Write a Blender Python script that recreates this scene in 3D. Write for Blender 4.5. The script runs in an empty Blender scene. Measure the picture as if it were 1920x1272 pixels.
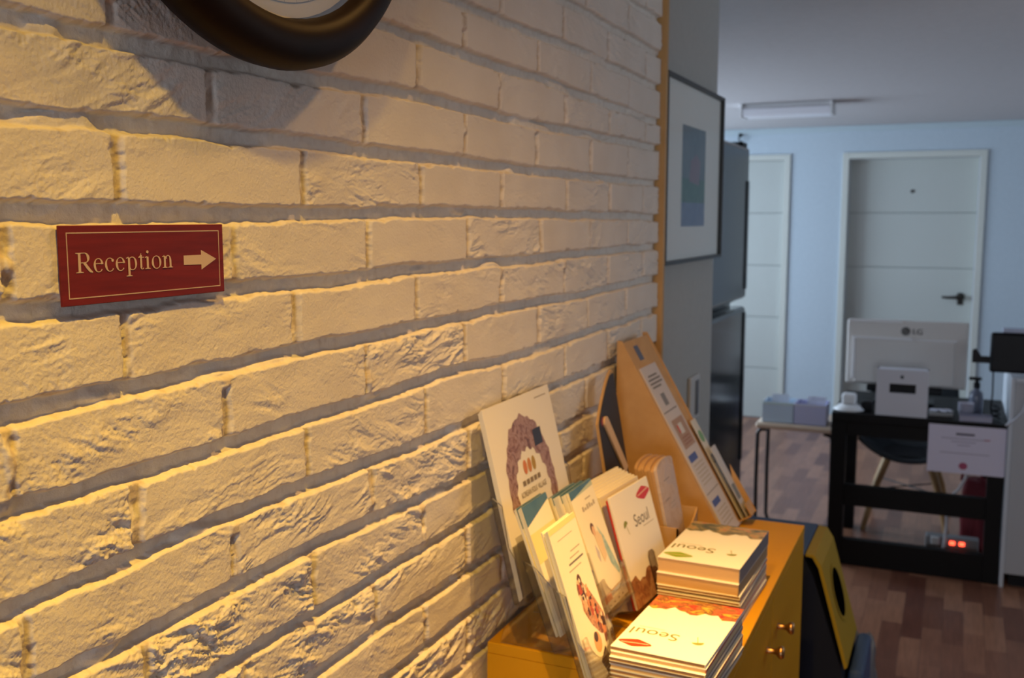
import bpy, bmesh, math, random
import numpy as np
from mathutils import Vector, Matrix
random.seed(7)
S = bpy.context.scene
COL = S.collection
R = math.radians

# ------------------------------------------------------------------ materials
MATS = {}
def nt(name):
    m = bpy.data.materials.new(name); m.use_nodes = True
    t = m.node_tree; b = t.nodes['Principled BSDF']
    MATS[name] = m
    return m, t, b
def mat(name, col, rough=.5, metal=0., spec=.5, alpha=None, emit=None, trans=0., ior=1.45, coat=0.):
    if name in MATS: return MATS[name]
    m, t, b = nt(name)
    b.inputs['Base Color'].default_value = (*col, 1)
    b.inputs['Roughness'].default_value = rough
    b.inputs['Metallic'].default_value = metal
    b.inputs['Specular IOR Level'].default_value = spec
    b.inputs['IOR'].default_value = ior
    b.inputs['Transmission Weight'].default_value = trans
    b.inputs['Coat Weight'].default_value = coat
    if emit:
        b.inputs['Emission Color'].default_value = (*emit[0], 1)
        b.inputs['Emission Strength'].default_value = emit[1]
    return m
def link(t, a, b): t.links.new(a, b)
def node(t, typ, **kw):
    n = t.nodes.new(typ)
    for k, v in kw.items(): setattr(n, k, v)
    return n
def ramp(t, stops, interp='LINEAR'):
    r = node(t, 'ShaderNodeValToRGB'); cr = r.color_ramp; cr.interpolation = interp
    while len(cr.elements) < len(stops): cr.elements.new(.5)
    for e, (p, c) in zip(cr.elements, stops):
        e.position = p; e.color = (*c, 1)
    return r
def noisy(name, c1, c2, scale, rough=.6, stretch=(1, 1, 1), bump=0., detail=4, metal=0., spec=.5):
    if name in MATS: return MATS[name]
    m, t, b = nt(name)
    tc = node(t, 'ShaderNodeTexCoord'); mp = node(t, 'ShaderNodeMapping')
    mp.inputs['Scale'].default_value = stretch
    n = node(t, 'ShaderNodeTexNoise'); n.inputs['Scale'].default_value = scale; n.inputs['Detail'].default_value = detail
    link(t, tc.outputs['Object'], mp.inputs['Vector']); link(t, mp.outputs[0], n.inputs['Vector'])
    r = ramp(t, [(.3, c1), (.7, c2)]); link(t, n.outputs['Fac'], r.inputs[0]); link(t, r.outputs[0], b.inputs['Base Color'])
    b.inputs['Roughness'].default_value = rough; b.inputs['Metallic'].default_value = metal
    b.inputs['Specular IOR Level'].default_value = spec
    if bump:
        bp = node(t, 'ShaderNodeBump'); bp.inputs['Strength'].default_value = bump; bp.inputs['Distance'].default_value = .002
        link(t, n.outputs['Fac'], bp.inputs['Height']); link(t, bp.outputs[0], b.inputs['Normal'])
    return m
def photo(name, stops, scale, stretch=(1, 1, 1), rough=.35):
    """a printed photograph: blotches of several ink colours"""
    if name in MATS: return MATS[name]
    m, t, b = nt(name)
    tc = node(t, 'ShaderNodeTexCoord'); mp = node(t, 'ShaderNodeMapping'); mp.inputs['Scale'].default_value = stretch
    n = node(t, 'ShaderNodeTexNoise'); n.inputs['Scale'].default_value = scale; n.inputs['Detail'].default_value = 6
    n.inputs['Distortion'].default_value = 1.2; n.inputs['Roughness'].default_value = .65
    link(t, tc.outputs['Object'], mp.inputs['Vector']); link(t, mp.outputs[0], n.inputs['Vector'])
    r = ramp(t, stops); link(t, n.outputs['Fac'], r.inputs[0]); link(t, r.outputs[0], b.inputs['Base Color'])
    b.inputs['Roughness'].default_value = rough
    return m
def clear(name, tint, gloss=.10, rough=.03, edge=.45):
    """thin clear plastic or pane glass: see-through with a little mirror"""
    if name in MATS: return MATS[name]
    m = bpy.data.materials.new(name); m.use_nodes = True; MATS[name] = m
    t = m.node_tree; t.nodes.clear()
    o = node(t, 'ShaderNodeOutputMaterial'); mx = node(t, 'ShaderNodeMixShader')
    tr = node(t, 'ShaderNodeBsdfTransparent'); tr.inputs[0].default_value = (*tint, 1)
    gl = node(t, 'ShaderNodeBsdfGlossy'); gl.inputs['Roughness'].default_value = rough
    fr = node(t, 'ShaderNodeLayerWeight'); fr.inputs['Blend'].default_value = .25
    ml = node(t, 'ShaderNodeMath', operation='MULTIPLY_ADD'); ml.inputs[1].default_value = edge; ml.inputs[2].default_value = gloss*.3
    link(t, fr.outputs['Fresnel'], ml.inputs[0]); link(t, ml.outputs[0], mx.inputs[0])
    link(t, tr.outputs[0], mx.inputs[1]); link(t, gl.outputs[0], mx.inputs[2]); link(t, mx.outputs[0], o.inputs[0])
    return m

# ------------------------------------------------------------------ mesh builder
class MB:
    """collects faces (each with its material) and links them as one mesh object"""
    def __init__(s): s.v = []; s.f = []; s.m = []; s.sm = []; s.mats = []
    def mi(s, m):
        if m not in s.mats: s.mats.append(m)
        return s.mats.index(m)
    def add(s, vs, fs, m, smooth=False, M=None):
        o = len(s.v); k = s.mi(m)
        s.v += [tuple((M @ Vector(p)) if M is not None else Vector(p)) for p in vs]
        for f in fs:
            s.f.append(tuple(o+i for i in f)); s.m.append(k); s.sm.append(smooth)
        return s
    def bm(s, b, m, smooth=False, M=None):
        b.verts.index_update()
        s.add([v.co.copy() for v in b.verts], [[v.index for v in f.verts] for f in b.faces], m, smooth, M); b.free(); return s
    def box(s, x0, x1, y0, y1, z0, z1, m, bev=0., seg=2, M=None):
        b = bmesh.new(); bmesh.ops.create_cube(b, size=1)
        for v in b.verts:
            v.co = Vector(((x0+x1)/2+v.co.x*(x1-x0), (y0+y1)/2+v.co.y*(y1-y0), (z0+z1)/2+v.co.z*(z1-z0)))
        if bev: bmesh.ops.bevel(b, geom=list(b.edges), offset=bev, segments=seg, affect='EDGES', profile=.5)
        return s.bm(b, m, False, M)
    def tube(s, pts, r, m, n=12, caps=True, M=None):
        """round tube through the points, r a number or one radius per point"""
        P = [Vector(p) for p in pts]; rr = r if isinstance(r, (list, tuple)) else [r]*len(P)
        vs = []; fs = []; up = None
        for i, p in enumerate(P):
            d = (P[min(i+1, len(P)-1)]-P[max(i-1, 0)]).normalized()
            if up is None: up = d.orthogonal().normalized()
            a = (up-d*up.dot(d))
            a = a.normalized() if a.length > 1e-6 else d.orthogonal().normalized()
            up = a; c = d.cross(a)
            for k in range(n):
                t = 2*math.pi*k/n; vs.append(p+(a*math.cos(t)+c*math.sin(t))*rr[i])
        for i in range(len(P)-1):
            for k in range(n):
                fs.append((i*n+k, i*n+(k+1) % n, (i+1)*n+(k+1) % n, (i+1)*n+k))
        s.add(vs, fs, m, True, M)
        if caps: s.add(vs[:n], [tuple(range(n-1, -1, -1))], m, False, M); s.add(vs[-n:], [tuple(range(n))], m, False, M)
        return s
    def lathe(s, prof, m, n=32, M=None, smooth=True):
        """profile (r, h) turned about local z"""
        vs = []; fs = []
        for (r, h) in prof:
            for k in range(n):
                t = 2*math.pi*k/n; vs.append((r*math.cos(t), r*math.sin(t), h))
        for i in range(len(prof)-1):
            for k in range(n): fs.append((i*n+k, i*n+(k+1) % n, (i+1)*n+(k+1) % n, (i+1)*n+k))
        return s.add(vs, fs, m, smooth, M)
    def poly(s, pts, m, h=0., M=None):
        """flat outline in local xy, at height h"""
        return s.add([(x, y, h) for x, y in pts], [tuple(range(len(pts)))], m, False, M)
    def prism(s, pts, m, h0, h1, M=None, edge=None):
        n = len(pts)
        vs = [(x, y, h0) for x, y in pts]+[(x, y, h1) for x, y in pts]
        caps = [tuple(range(n-1, -1, -1)), tuple(range(n, 2*n))]; rim = [(i, (i+1) % n, n+(i+1) % n, n+i) for i in range(n)]
        if edge is None: return s.add(vs, caps+rim, m, False, M)
        o = len(s.v); s.add(vs, caps, m, False, M); k = s.mi(edge)
        for f in rim: s.f.append(tuple(o+i for i in f)); s.m.append(k); s.sm.append(False)
        return s
    def rect(s, x0, y0, x1, y1, m, h=0., M=None): return s.poly([(x0, y0), (x1, y0), (x1, y1), (x0, y1)], m, h, M)
    def strip(s, pts, ws, m, h=0., M=None):
        """flat brush stroke in local xy with a width at each point"""
        P = [Vector((x, y)) for x, y in pts]; vs = []; fs = []
        if not isinstance(ws, (list, tuple)): ws = [ws]*len(P)
        for i, p in enumerate(P):
            d = (P[min(i+1, len(P)-1)]-P[max(i-1, 0)]).normalized(); q = Vector((-d.y, d.x))*ws[i]/2
            vs += [(p.x-q.x, p.y-q.y, h), (p.x+q.x, p.y+q.y, h)]
        for i in range(len(P)-1): fs.append((2*i, 2*i+2, 2*i+3, 2*i+1))
        return s.add(vs, fs, m, False, M)
    def ring(s, cx, cy, ro, ri, m, h=0., a0=0, a1=360, n=48, M=None, sx=1.):
        vs = []; fs = []
        for k in range(n+1):
            t = R(a0+(a1-a0)*k/n)
            for r in (ri, ro): vs.append((cx+r*sx*math.cos(t), cy+r*math.sin(t), h))
        for k in range(n): fs.append((2*k, 2*k+1, 2*k+3, 2*k+2))
        return s.add(vs, fs, m, False, M)
    def text(s, txt, size, x, y, m, h=0., M=None, sx=1., align='LEFT'):
        c = bpy.data.curves.new('lettering', 'FONT'); c.body = txt; c.size = size; c.align_x = align
        o = bpy.data.objects.new('lettering', c); me = o.to_mesh()
        vs = [(x+v.co.x*sx, y+v.co.y, h) for v in me.vertices]; fs = [tuple(p.vertices) for p in me.polygons]
        o.to_mesh_clear(); bpy.data.objects.remove(o); bpy.data.curves.remove(c)
        return s.add(vs, fs, m, False, M)
    def build(s, name, parent=None, M=None, origin=None):
        me = bpy.data.meshes.new(name)
        off = Vector((0, 0, 0))
        if parent is not None and M is None: off = WORLD(parent)
        elif origin is not None: off = Vector(origin)
        me.from_pydata([tuple(Vector(v)-off) for v in s.v], [], s.f)
        for m in s.mats: me.materials.append(m)
        me.polygons.foreach_set('material_index', s.m); me.polygons.foreach_set('use_smooth', s.sm)
        me.update()
        o = bpy.data.objects.new(name, me); COL.objects.link(o)
        if parent is not None: o.parent = parent
        elif origin is not None: o.location = origin
        if M is not None: o.matrix_world = M
        return o
def WORLD(o):
    v = Vector((0, 0, 0))
    while o is not None: v += o.location; o = o.parent
    return v
def tag(o, label=None, cat=None, group=None, kind=None):
    for k, v in (('label', label), ('category', cat), ('group', group), ('kind', kind)):
        if v: o[k] = v
    return o
def thing(name, loc, label, cat, group=None):
    o = bpy.data.objects.new(name, None); o.empty_display_size = .05; COL.objects.link(o); o.location = loc
    return tag(o, label, cat, group)
def structure(mb, name, parent=None, M=None):
    o = mb.build(name, parent, M)
    if parent is None: o['kind'] = 'structure'
    return o
def frame_matrix(o, x, y, z):
    return Matrix(((x[0], y[0], z[0], o[0]), (x[1], y[1], z[1], o[1]), (x[2], y[2], z[2], o[2]), (0, 0, 0, 1)))
def grouped(parent_M_child):
    return parent_M_child

# ------------------------------------------------------------------ noise in numpy (for the hand-made brick)
def _hash(ix, iy, seed):
    h = (ix.astype(np.int64)*374761393+iy.astype(np.int64)*668265263+seed*2147483647) & 0xffffffff
    h = ((h ^ (h >> 13))*1274126177) & 0xffffffff
    return ((h ^ (h >> 16)) & 0xffff)/65535.0
def vnoise(x, y, seed):
    ix = np.floor(x); iy = np.floor(y); fx = x-ix; fy = y-iy
    def g(dx, dy):
        a = _hash(ix+dx, iy+dy, seed)*2*np.pi
        return np.cos(a)*(fx-dx)+np.sin(a)*(fy-dy)
    u = fx*fx*fx*(fx*(fx*6-15)+10); v = fy*fy*fy*(fy*(fy*6-15)+10)
    a = g(0, 0)*(1-u)+g(1, 0)*u; b = g(0, 1)*(1-u)+g(1, 1)*u
    return (a*(1-v)+b*v)*1.5
def fbm(x, y, seed, octs=4, gain=.5):
    s = 0; a = 1; f = 1
    for i in range(octs): s = s+a*vnoise(x*f, y*f, seed+i*17); a *= gain; f *= 2.03
    return s
def sstep(a, b, x):
    t = np.clip((x-a)/(b-a), 0, 1); return t*t*(3-2*t)

CEIL = 2.292; YB = 8.0; BRICK_END = 2.303
PITCH = .0747; Z0 = 1.6027; HALF = .12754; Y0 = .6472

# where the wandering bed joints and the perpends of the real wall lie (metres along it)
BEDS = {-5: [(1.946, 0.0027), (2.18, -0.0011)], -4: [(1.456, -0.0032), (1.594, 0.0012), (1.756, 0.0036), (2.059, 0.0007), (2.278, -0.0023)], -3: [(1.112, 0.009), (1.199, 0.0057), (1.336, 0.0037), (1.456, 0.0027), (1.594, 0.006), (1.757, 0.0003), (2.062, -0.0012), (2.283, -0.0043)], -2: [(0.792, -0.0032), (0.931, -0.0006), (1.152, 0.0079), (1.298, 0.0032), (1.336, 0.0038), (1.524, 0.0022), (1.759, 0.0058), (2.287, 0.011)], -1: [(0.546, -0.0006), (0.61, 0.0027), (0.748, 0.0056), (0.897, 0.0034), (1.068, 0.0029), (1.244, 0.0037), (1.394, 0.002), (1.635, 0.0015), (1.957, 0.0018), (2.292, 0.0037)], 0: [(0.527, 0.0026), (0.605, 0.0022), (0.925, 0.0016), (1.243, 0.0072), (1.456, 0.0061), (1.96, 0.0021), (2.283, -0.001)], 1: [(0.551, -0.0026), (0.807, 0.0023), (0.954, -0.0003), (1.064, 0.0025), (1.242, 0.0062), (1.333, 0.0046), (1.597, 0.0028), (1.861, 0.0058), (2.301, 0.0061)], 2: [(0.531, -0.0037), (0.651, -0.002), (0.76, 0.0024), (0.753, -0.0013), (0.919, 0.0017), (1.145, 0.0032), (1.294, 0.004), (1.456, 0.0058), (1.766, 0.001), (2.306, 0.006)], 3: [(0.526, 0.0008), (0.646, -0.0028), (0.731, -0.0016), (0.948, 0.0008), (1.059, -0.0026), (1.239, 0.0045), (1.392, -0.0013), (1.599, -0.005), (1.865, 0.0006), (2.311, 0.0038)], 4: [(0.505, -0.0072), (0.604, -0.003), (0.683, -0.0024), (0.776, 0.0023), (0.925, -0.0015), (1.092, -0.0084), (1.311, -0.0053)], 5: [(0.581, -0.0009), (0.657, 0.0), (0.756, -0.0019), (0.881, 0.0029), (1.064, -0.0069), (1.241, -0.0137)], 6: [(0.803, -0.0002), (0.898, -0.0054), (1.036, -0.007), (1.176, -0.0056), (1.31, -0.0057)], 7: [(0.916, -0.0028), (1.034, -0.0025), (1.114, -0.0006), (1.309, -0.0118)]}
PERPENDS = {-5: [1.416, 1.68, 1.921, 2.182], -4: [1.292, 1.561, 1.82, 2.06], -3: [0.643, 1.158, 1.41, 1.69, 1.933, 2.182], -2: [0.761, 1.028, 1.294, 1.558, 1.824, 2.063], -1: [0.641, 0.903, 1.163, 1.417, 1.701, 1.939, 2.177], 0: [0.526, 0.786, 1.032, 1.302, 1.578, 2.063], 1: [0.642, 0.883, 1.148, 1.415, 1.687, 1.937, 2.181], 2: [0.521, 0.767, 1.025, 1.288, 1.572, 1.814, 2.058], 3: [0.644, 0.898, 1.171, 1.424, 1.693, 1.943, 2.173], 4: [0.525, 0.772, 1.032, 1.297]}

def brick_wall():
    ys = [-.6+.02*i for i in range(50)]
    y = .4
    while y < BRICK_END:
        ys.append(y); y += max(.00115, .0021*y)
    ys.append(BRICK_END)
    zs = list(np.arange(0, .86, .012))+list(np.arange(.86, CEIL, .00125))+[CEIL]
    ys = np.array(ys); zs = np.array(zs)
    Yg, Zg = np.meshgrid(ys, zs)
    # wandering edges
    wy = Yg+.0017*fbm(Yg*45, Zg*45, 5, 4, .6)
    wz = Zg+.0018*fbm(Yg*20, Zg*60, 9, 4, .6)+.0022*vnoise(Yg*7, Zg*9, 77)
    ks = list(range(-11, 23)); lines = {}
    sm = np.ones(9)/9
    for k in ks:
        base = Z0-k*PITCH+0*ys
        if k in BEDS:
            py = np.array([p[0] for p in BEDS[k]]); pz = np.array([p[1] for p in BEDS[k]])
            o_ = np.argsort(py); gy = np.arange(-.8, 2.6, .02)
            dv = np.interp(gy, py[o_], pz[o_]); dv = np.convolve(np.pad(dv, 4, mode='edge'), sm, 'valid')
            base = base+.9*np.interp(ys, gy, dv)
        lines[k] = base
    row = np.full(Yg.shape, float(ks[0])-1)
    for k in ks: row = row+(wz < lines[k][None, :])
    zup = np.zeros_like(Yg); zdn = np.zeros_like(Yg)
    for k in ks[:-1]:
        mk = row == k
        zup = np.where(mk, lines[k][None, :], zup); zdn = np.where(mk, lines[k+1][None, :], zdn)
    zc = (zup+zdn)/2; hh_ = (zup-zdn)/2
    col = np.zeros_like(Yg); yc = np.zeros_like(Yg); hw_ = np.full(Yg.shape, HALF)
    for k in ks[:-1]:
        js = list(PERPENDS.get(k, []))
        if not js: js = [Y0+(k % 2 == 0)*HALF+_hash(np.array([k]), np.array([5]), 31)[0]*.006]
        full = [js[0]]
        for a_, b_ in zip(js, js[1:]):
            m_ = max(1, round((b_-a_)/(2*HALF)))
            full += [a_+(b_-a_)*i_/m_ for i_ in range(1, m_+1)]
        while full[0] > -.7: full.insert(0, full[0]-2*HALF)
        while full[-1] < 2.6: full.append(full[-1]+2*HALF)
        full = np.array(full); mk = row == k
        ix = np.clip(np.searchsorted(full, wy[mk])-1, 0, len(full)-2)
        col[mk] = ix; yc[mk] = (full[ix]+full[ix+1])/2; hw_[mk] = (full[ix+1]-full[ix])/2
    bid = (row*131+col).astype(np.int64)
    r1 = _hash(row, col, 101); r2 = _hash(row, col, 202); r3 = _hash(row, col, 303); r4 = _hash(row, col, 404)
    hz = hh_-.0060-.0014*r4; hy = hw_-.0026-.0016*r3
    dz = hz-np.abs(wz-zc); dy = hy-np.abs(wy-yc)
    rc = .006
    ax = np.maximum(rc-dy, 0); ay = np.maximum(rc-dz, 0)
    d = np.where((ax > 0) & (ay > 0), rc-np.hypot(ax, ay), np.minimum(dz, dy))
    chip = .0020*np.maximum(0, fbm(Yg*80, Zg*80, 19, 3, .6))+.0060*sstep(.25, .9, vnoise(Yg*24, Zg*34, 55))*(.25+.75*r2)
    prof = sstep(-.0005, .0034, d-chip)
    # split face of the brick: layered ridges, some bricks rough, some trowelled flat
    left = np.clip((1.25-yc)/.7, 0, 1)
    low = np.clip((1.70-zc)/.35, 0, 1)
    A = (.12+.88*r1**1.5)*(.55+.85*left*low+.25*low)
    ang = (r2-.5)*1.0
    u = (Yg-yc)*np.cos(ang)+(Zg-zc)*np.sin(ang); v = -(Yg-yc)*np.sin(ang)+(Zg-zc)*np.cos(ang)
    ox = r3*91; oy = r4*57
    wu = u*17+ox+.35*vnoise(u*22+oy, v*50+ox, 41); wv = v*58+oy+.55*vnoise(u*14+ox, v*30+oy, 43)
    f1 = fbm(wu, wv, 3, 6, .56)
    t = f1*2.1; fl = np.floor(t); fr = t-fl
    terr = (fl+sstep(.36, .60, fr))/2.1
    ridg = 1-np.abs(fbm(wu*1.7, wv*1.25, 8, 5, .6))*1.8
    pit = np.minimum(0, fbm(Yg*95, Zg*120, 61, 3, .6)+.25)
    patch = sstep(-.22, .38, vnoise(Yg*8.5+r3*7, Zg*19+r4*5, 83)+.35*(r1-.5))
    face = A*(.15+.85*patch)*(.0044*terr+.0010*ridg)+.0013*A*pit+.0009*vnoise(Yg*15, Zg*30, 87)*A
    face = face+(.00020+.00030*A)*(.6+.6*patch)*fbm(Yg*210, Zg*210, 71, 3, .65)+.0005*vnoise(Yg*26, Zg*40, 72)
    top = .0122+(r4-.5)*.0026+.0010*((r1-.5)*(Yg-yc)/.12)
    # mortar: raked deep along the beds, shallow and paint-filled in the perpends
    bed = sstep(.0, .004, dz)                  # 1 inside the course height
    mort = bed*(.0066+.0040*r3*sstep(-.3, .5, vnoise(Yg*30, Zg*22, 15)))
    mort = mort+.0009*fbm(Yg*55, Zg*90, 23, 3)+.0066*sstep(.38, .62, vnoise(Yg*9, Zg*26, 29))
    X = mort*(1-prof)+(top+face)*prof
    X = np.maximum(X, mort*.6)-.0120
    joint_brown = (1-prof)*sstep(-.1, .75, fbm(Yg*85, Zg*60, 37, 3)+.45*bed)*(.35+.65*bed)  # brown tint in the joints, broken up by noise, strongest in the perpends
    nz, ny = Yg.shape
    verts = np.stack([X, Yg, Zg], -1).reshape(-1, 3)
    i = np.arange(nz*ny).reshape(nz, ny)
    f = np.stack([i[:-1, :-1], i[:-1, 1:], i[1:, 1:], i[1:, :-1]], -1).reshape(-1, 4)
    # solid body behind the face
    nb = len(verts)
    bx = [(-.06, -.6, 0), (-.06, BRICK_END, 0), (-.06, BRICK_END, CEIL), (-.06, -.6, CEIL)]
    verts = np.vstack([verts, np.array(bx)])
    extra = [[nb, nb+3, nb+2, nb+1]]
    me = bpy.data.meshes.new('wall_left')
    me.vertices.add(len(verts)); me.vertices.foreach_set('co', verts.astype(np.float32).ravel())
    faces = np.vstack([f, np.array(extra)])
    end = []
    for k in range(nz-1):                      # end cap towards the trim
        a = i[k, -1]; b2 = i[k+1, -1]
        end.append((a, nb+1, b2, b2))
    nf = len(faces)
    me.loops.add(nf*4); me.polygons.add(nf)
    me.loops.foreach_set('vertex_index', faces.astype(np.int32).ravel())
    me.polygons.foreach_set('loop_start', np.arange(0, nf*4, 4, dtype=np.int32))
    me.polygons.foreach_set('use_smooth', np.ones(nf, dtype=bool))
    me.update(calc_edges=True)
    at = me.attributes.new('joint_brown', 'FLOAT', 'POINT')
    at.data.foreach_set('value', np.concatenate([joint_brown.ravel(), np.zeros(4)]).astype(np.float32))
    m, t, b = nt('painted_brick')
    an = node(t, 'ShaderNodeAttribute', attribute_name='joint_brown')
    tc = node(t, 'ShaderNodeTexCoord')
    n1 = node(t, 'ShaderNodeTexNoise'); n1.inputs['Scale'].default_value = 9; n1.inputs['Detail'].default_value = 5
    link(t, tc.outputs['Object'], n1.inputs['Vector'])
    r = ramp(t, [(.3, (.74, .70, .65)), (.7, (.80, .77, .73))]); link(t, n1.outputs['Fac'], r.inputs[0])
    mx = node(t, 'ShaderNodeMix', data_type='RGBA'); mx.inputs[7].default_value = (.34, .22, .12, 1)
    ml = node(t, 'ShaderNodeMath', operation='MULTIPLY'); ml.inputs[1].default_value = .42
    link(t, an.outputs['Fac'], ml.inputs[0]); link(t, ml.outputs[0], mx.inputs[0]); link(t, r.outputs[0], mx.inputs[6])
    link(t, mx.outputs[2], b.inputs['Base Color'])
    b.inputs['Roughness'].default_value = .82; b.inputs['Specular IOR Level'].default_value = .25
    n2 = node(t, 'ShaderNodeTexNoise'); n2.inputs['Scale'].default_value = 380; n2.inputs['Detail'].default_value = 5
    link(t, tc.outputs['Object'], n2.inputs['Vector'])
    bp = node(t, 'ShaderNodeBump'); bp.inputs['Strength'].default_value = .5; bp.inputs['Distance'].default_value = .0012
    link(t, n2.outputs['Fac'], bp.inputs['Height']); link(t, bp.outputs[0], b.inputs['Normal'])
    me.materials.append(m)
    o = bpy.data.objects.new('wall_left', me); COL.objects.link(o); o['kind'] = 'structure'
brick_wall()

# ------------------------------------------------------------------ common materials
WHITE = mat('white_plastic', (.74, .74, .75), .4)
PAPER = mat('white_paper', (.80, .78, .74), .55)
CREAM = mat('cream_paper', (.78, .72, .58), .6)
GREYINK = mat('grey_ink', (.16, .15, .15), .6)
PALEINK = mat('pale_ink', (.42, .38, .32), .6)
BLACKP = mat('black_plastic', (.008, .008, .010), .4, spec=.2)
BLACKW = mat('black_wood', (.010, .009, .009), .5, spec=.15)
BLACKM = mat('black_metal', (.015, .015, .017), .4)
REDINK = mat('red_ink', (.55, .03, .03), .45)
ORANGEINK = mat('orange_ink', (.60, .045, .012), .5, spec=.2)
GREENINK = mat('green_ink', (.24, .36, .015), .5, spec=.2)
BLUEINK = mat('blue_ink', (.06, .10, .35), .5)
STEEL = mat('brushed_steel', (.35, .34, .33), .35, 1.)
KRAFT = noisy('kraft_board', (.50, .30, .13), (.56, .35, .16), 30, .7)
ACRYL = clear('clear_acrylic', (.93, .93, .92), .12)
ACEDGE = clear('acrylic_edge', (.42, .36, .31), .25, .1)
PANE = clear('pane_glass', (.95, .97, .98), .05)

# ------------------------------------------------------------------ room shell
wp = noisy('grey_wall_paint', (.43, .44, .43), (.46, .47, .46), 60, .8, bump=.05)
bwp = noisy('pale_blue_paint', (.46, .545, .62), (.49, .575, .65), 40, .8)
cp = noisy('ceiling_paper', (.51, .49, .50), (.54, .52, .53), 30, .9)
rwp = mat('off_white_paint', (.55, .55, .55), .85)

# floor: three-strip laminate running away from the camera
m, t, b = nt('wood_laminate')
tc = node(t, 'ShaderNodeTexCoord'); mp = node(t, 'ShaderNodeMapping'); mp.inputs['Rotation'].default_value = (0, 0, R(90))
link(t, tc.outputs['Object'], mp.inputs['Vector'])
br = node(t, 'ShaderNodeTexBrick'); br.offset = .37; br.inputs['Scale'].default_value = 1.
br.inputs['Brick Width'].default_value = .36; br.inputs['Row Height'].default_value = .074
br.inputs['Mortar Size'].default_value = .0009; br.inputs['Mortar Smooth'].default_value = .3
br.inputs['Color1'].default_value = (.135, .045, .028, 1); br.inputs['Color2'].default_value = (.36, .17, .10, 1)
br.inputs['Mortar'].default_value = (.13, .06, .04, 1)
link(t, mp.outputs[0], br.inputs['Vector'])
n = node(t, 'ShaderNodeTexNoise'); n.inputs['Scale'].default_value = 14; n.inputs['Detail'].default_value = 6
mp2 = node(t, 'ShaderNodeMapping'); mp2.inputs['Scale'].default_value = (6, .5, 1)
link(t, tc.outputs['Object'], mp2.inputs['Vector']); link(t, mp2.outputs[0], n.inputs['Vector'])
r = ramp(t, [(.25, (.72, .70, .68)), (.75, (1.1, 1.08, 1.06))]); link(t, n.outputs['Fac'], r.inputs[0])
mx = node(t, 'ShaderNodeMix', data_type='RGBA', blend_type='MULTIPLY'); mx.inputs[0].default_value = 1
link(t, br.outputs[0], mx.inputs[6]); link(t, r.outputs[0], mx.inputs[7]); link(t, mx.outputs[2], b.inputs['Base Color'])
b.inputs['Roughness'].default_value = .33; b.inputs['Specular IOR Level'].default_value = .5
structure(MB().box(-2.75, 2.35, -4.75, YB+.15, -.06, 0, m), 'floor')
structure(MB().box(-2.75, 2.35, -4.75, YB+.15, CEIL, CEIL+.06, cp), 'ceiling')

WX = -.04                                      # face of the plain wall beyond the brick
WE = 3.07                                      # where that wall ends
structure(MB().box(-.16, WX, BRICK_END+.017, WE, 0, CEIL, wp).box(-2.6, -.16, WE-.1, WE, 0, CEIL, wp), 'wall_left_plain')
structure(MB().box(-.05, .0125, BRICK_END+.001, BRICK_END+.017, 0, CEIL, noisy('trim_wood', (.50, .29, .10), (.56, .33, .12), 20, .5)), 'trim_1')
structure(MB().box(-.17, -.05, -4.6, -.6, 0, CEIL, rwp), 'wall_left_near')
# left wall of the back room with its window opening (out of view, daylight comes in there)
LX = -2.6
lw = MB()
for a in ((WE-.1, 4.3, 0, CEIL), (5.2, 5.7, 0, CEIL), (7.5, YB, 0, CEIL), (4.3, 7.5, 0, .75), (4.3, 7.5, 2.05, CEIL)):
    lw.box(LX-.12, LX, a[0], a[1], a[2], a[3], rwp)
structure(lw, 'wall_left_far')
w = MB()
for (y0, y1, z0, z1) in ((5.7, 7.5, .75, .80), (5.7, 7.5, 2.0, 2.05), (5.7, 5.75, .8, 2.), (7.45, 7.5, .8, 2.), (6.57, 6.63, .8, 2.)):
    w.box(LX-.09, LX-.04, y0, y1, z0, z1, WHITE)
win = structure(w, 'window_1')
w4 = MB()
for (y0, y1, z0, z1) in ((4.3, 5.2, .75, .80), (4.3, 5.2, 2.0, 2.05), (4.3, 4.35, .8, 2.), (5.15, 5.2, .8, 2.)):
    w4.box(LX-.09, LX-.04, y0, y1, z0, z1, WHITE)
w4 = structure(w4, 'window_4')
structure(MB().box(LX-.068, LX-.062, 4.35, 5.15, .8, 2.0, PANE), 'pane', w4)
structure(MB().box(LX-.068, LX-.062, 5.75, 7.45, .8, 2.0, PANE), 'pane', win)
# wall behind the camera; its window is added for the fill lamp
fw = MB()
for a in ((-.05, .6, 0, CEIL), (2.1, 2.2, 0, CEIL), (.6, 2.1, 0, .6), (.6, 2.1, 2.1, CEIL)):
    fw.box(a[0], a[1], -4.72, -4.6, a[2], a[3], rwp)
structure(fw, 'wall_front')
w = MB()
for (x0, x1, z0, z1) in ((.6, 2.1, .6, .65), (.6, 2.1, 2.05, 2.1), (.6, .65, .65, 2.05), (2.05, 2.1, .65, 2.05)):
    w.box(x0, x1, -4.69, -4.64, z0, z1, WHITE)
win = structure(w, 'fill_window_front')
structure(MB().box(.65, 2.05, -4.668, -4.662, .65, 2.05, PANE), 'pane', win)
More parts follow.
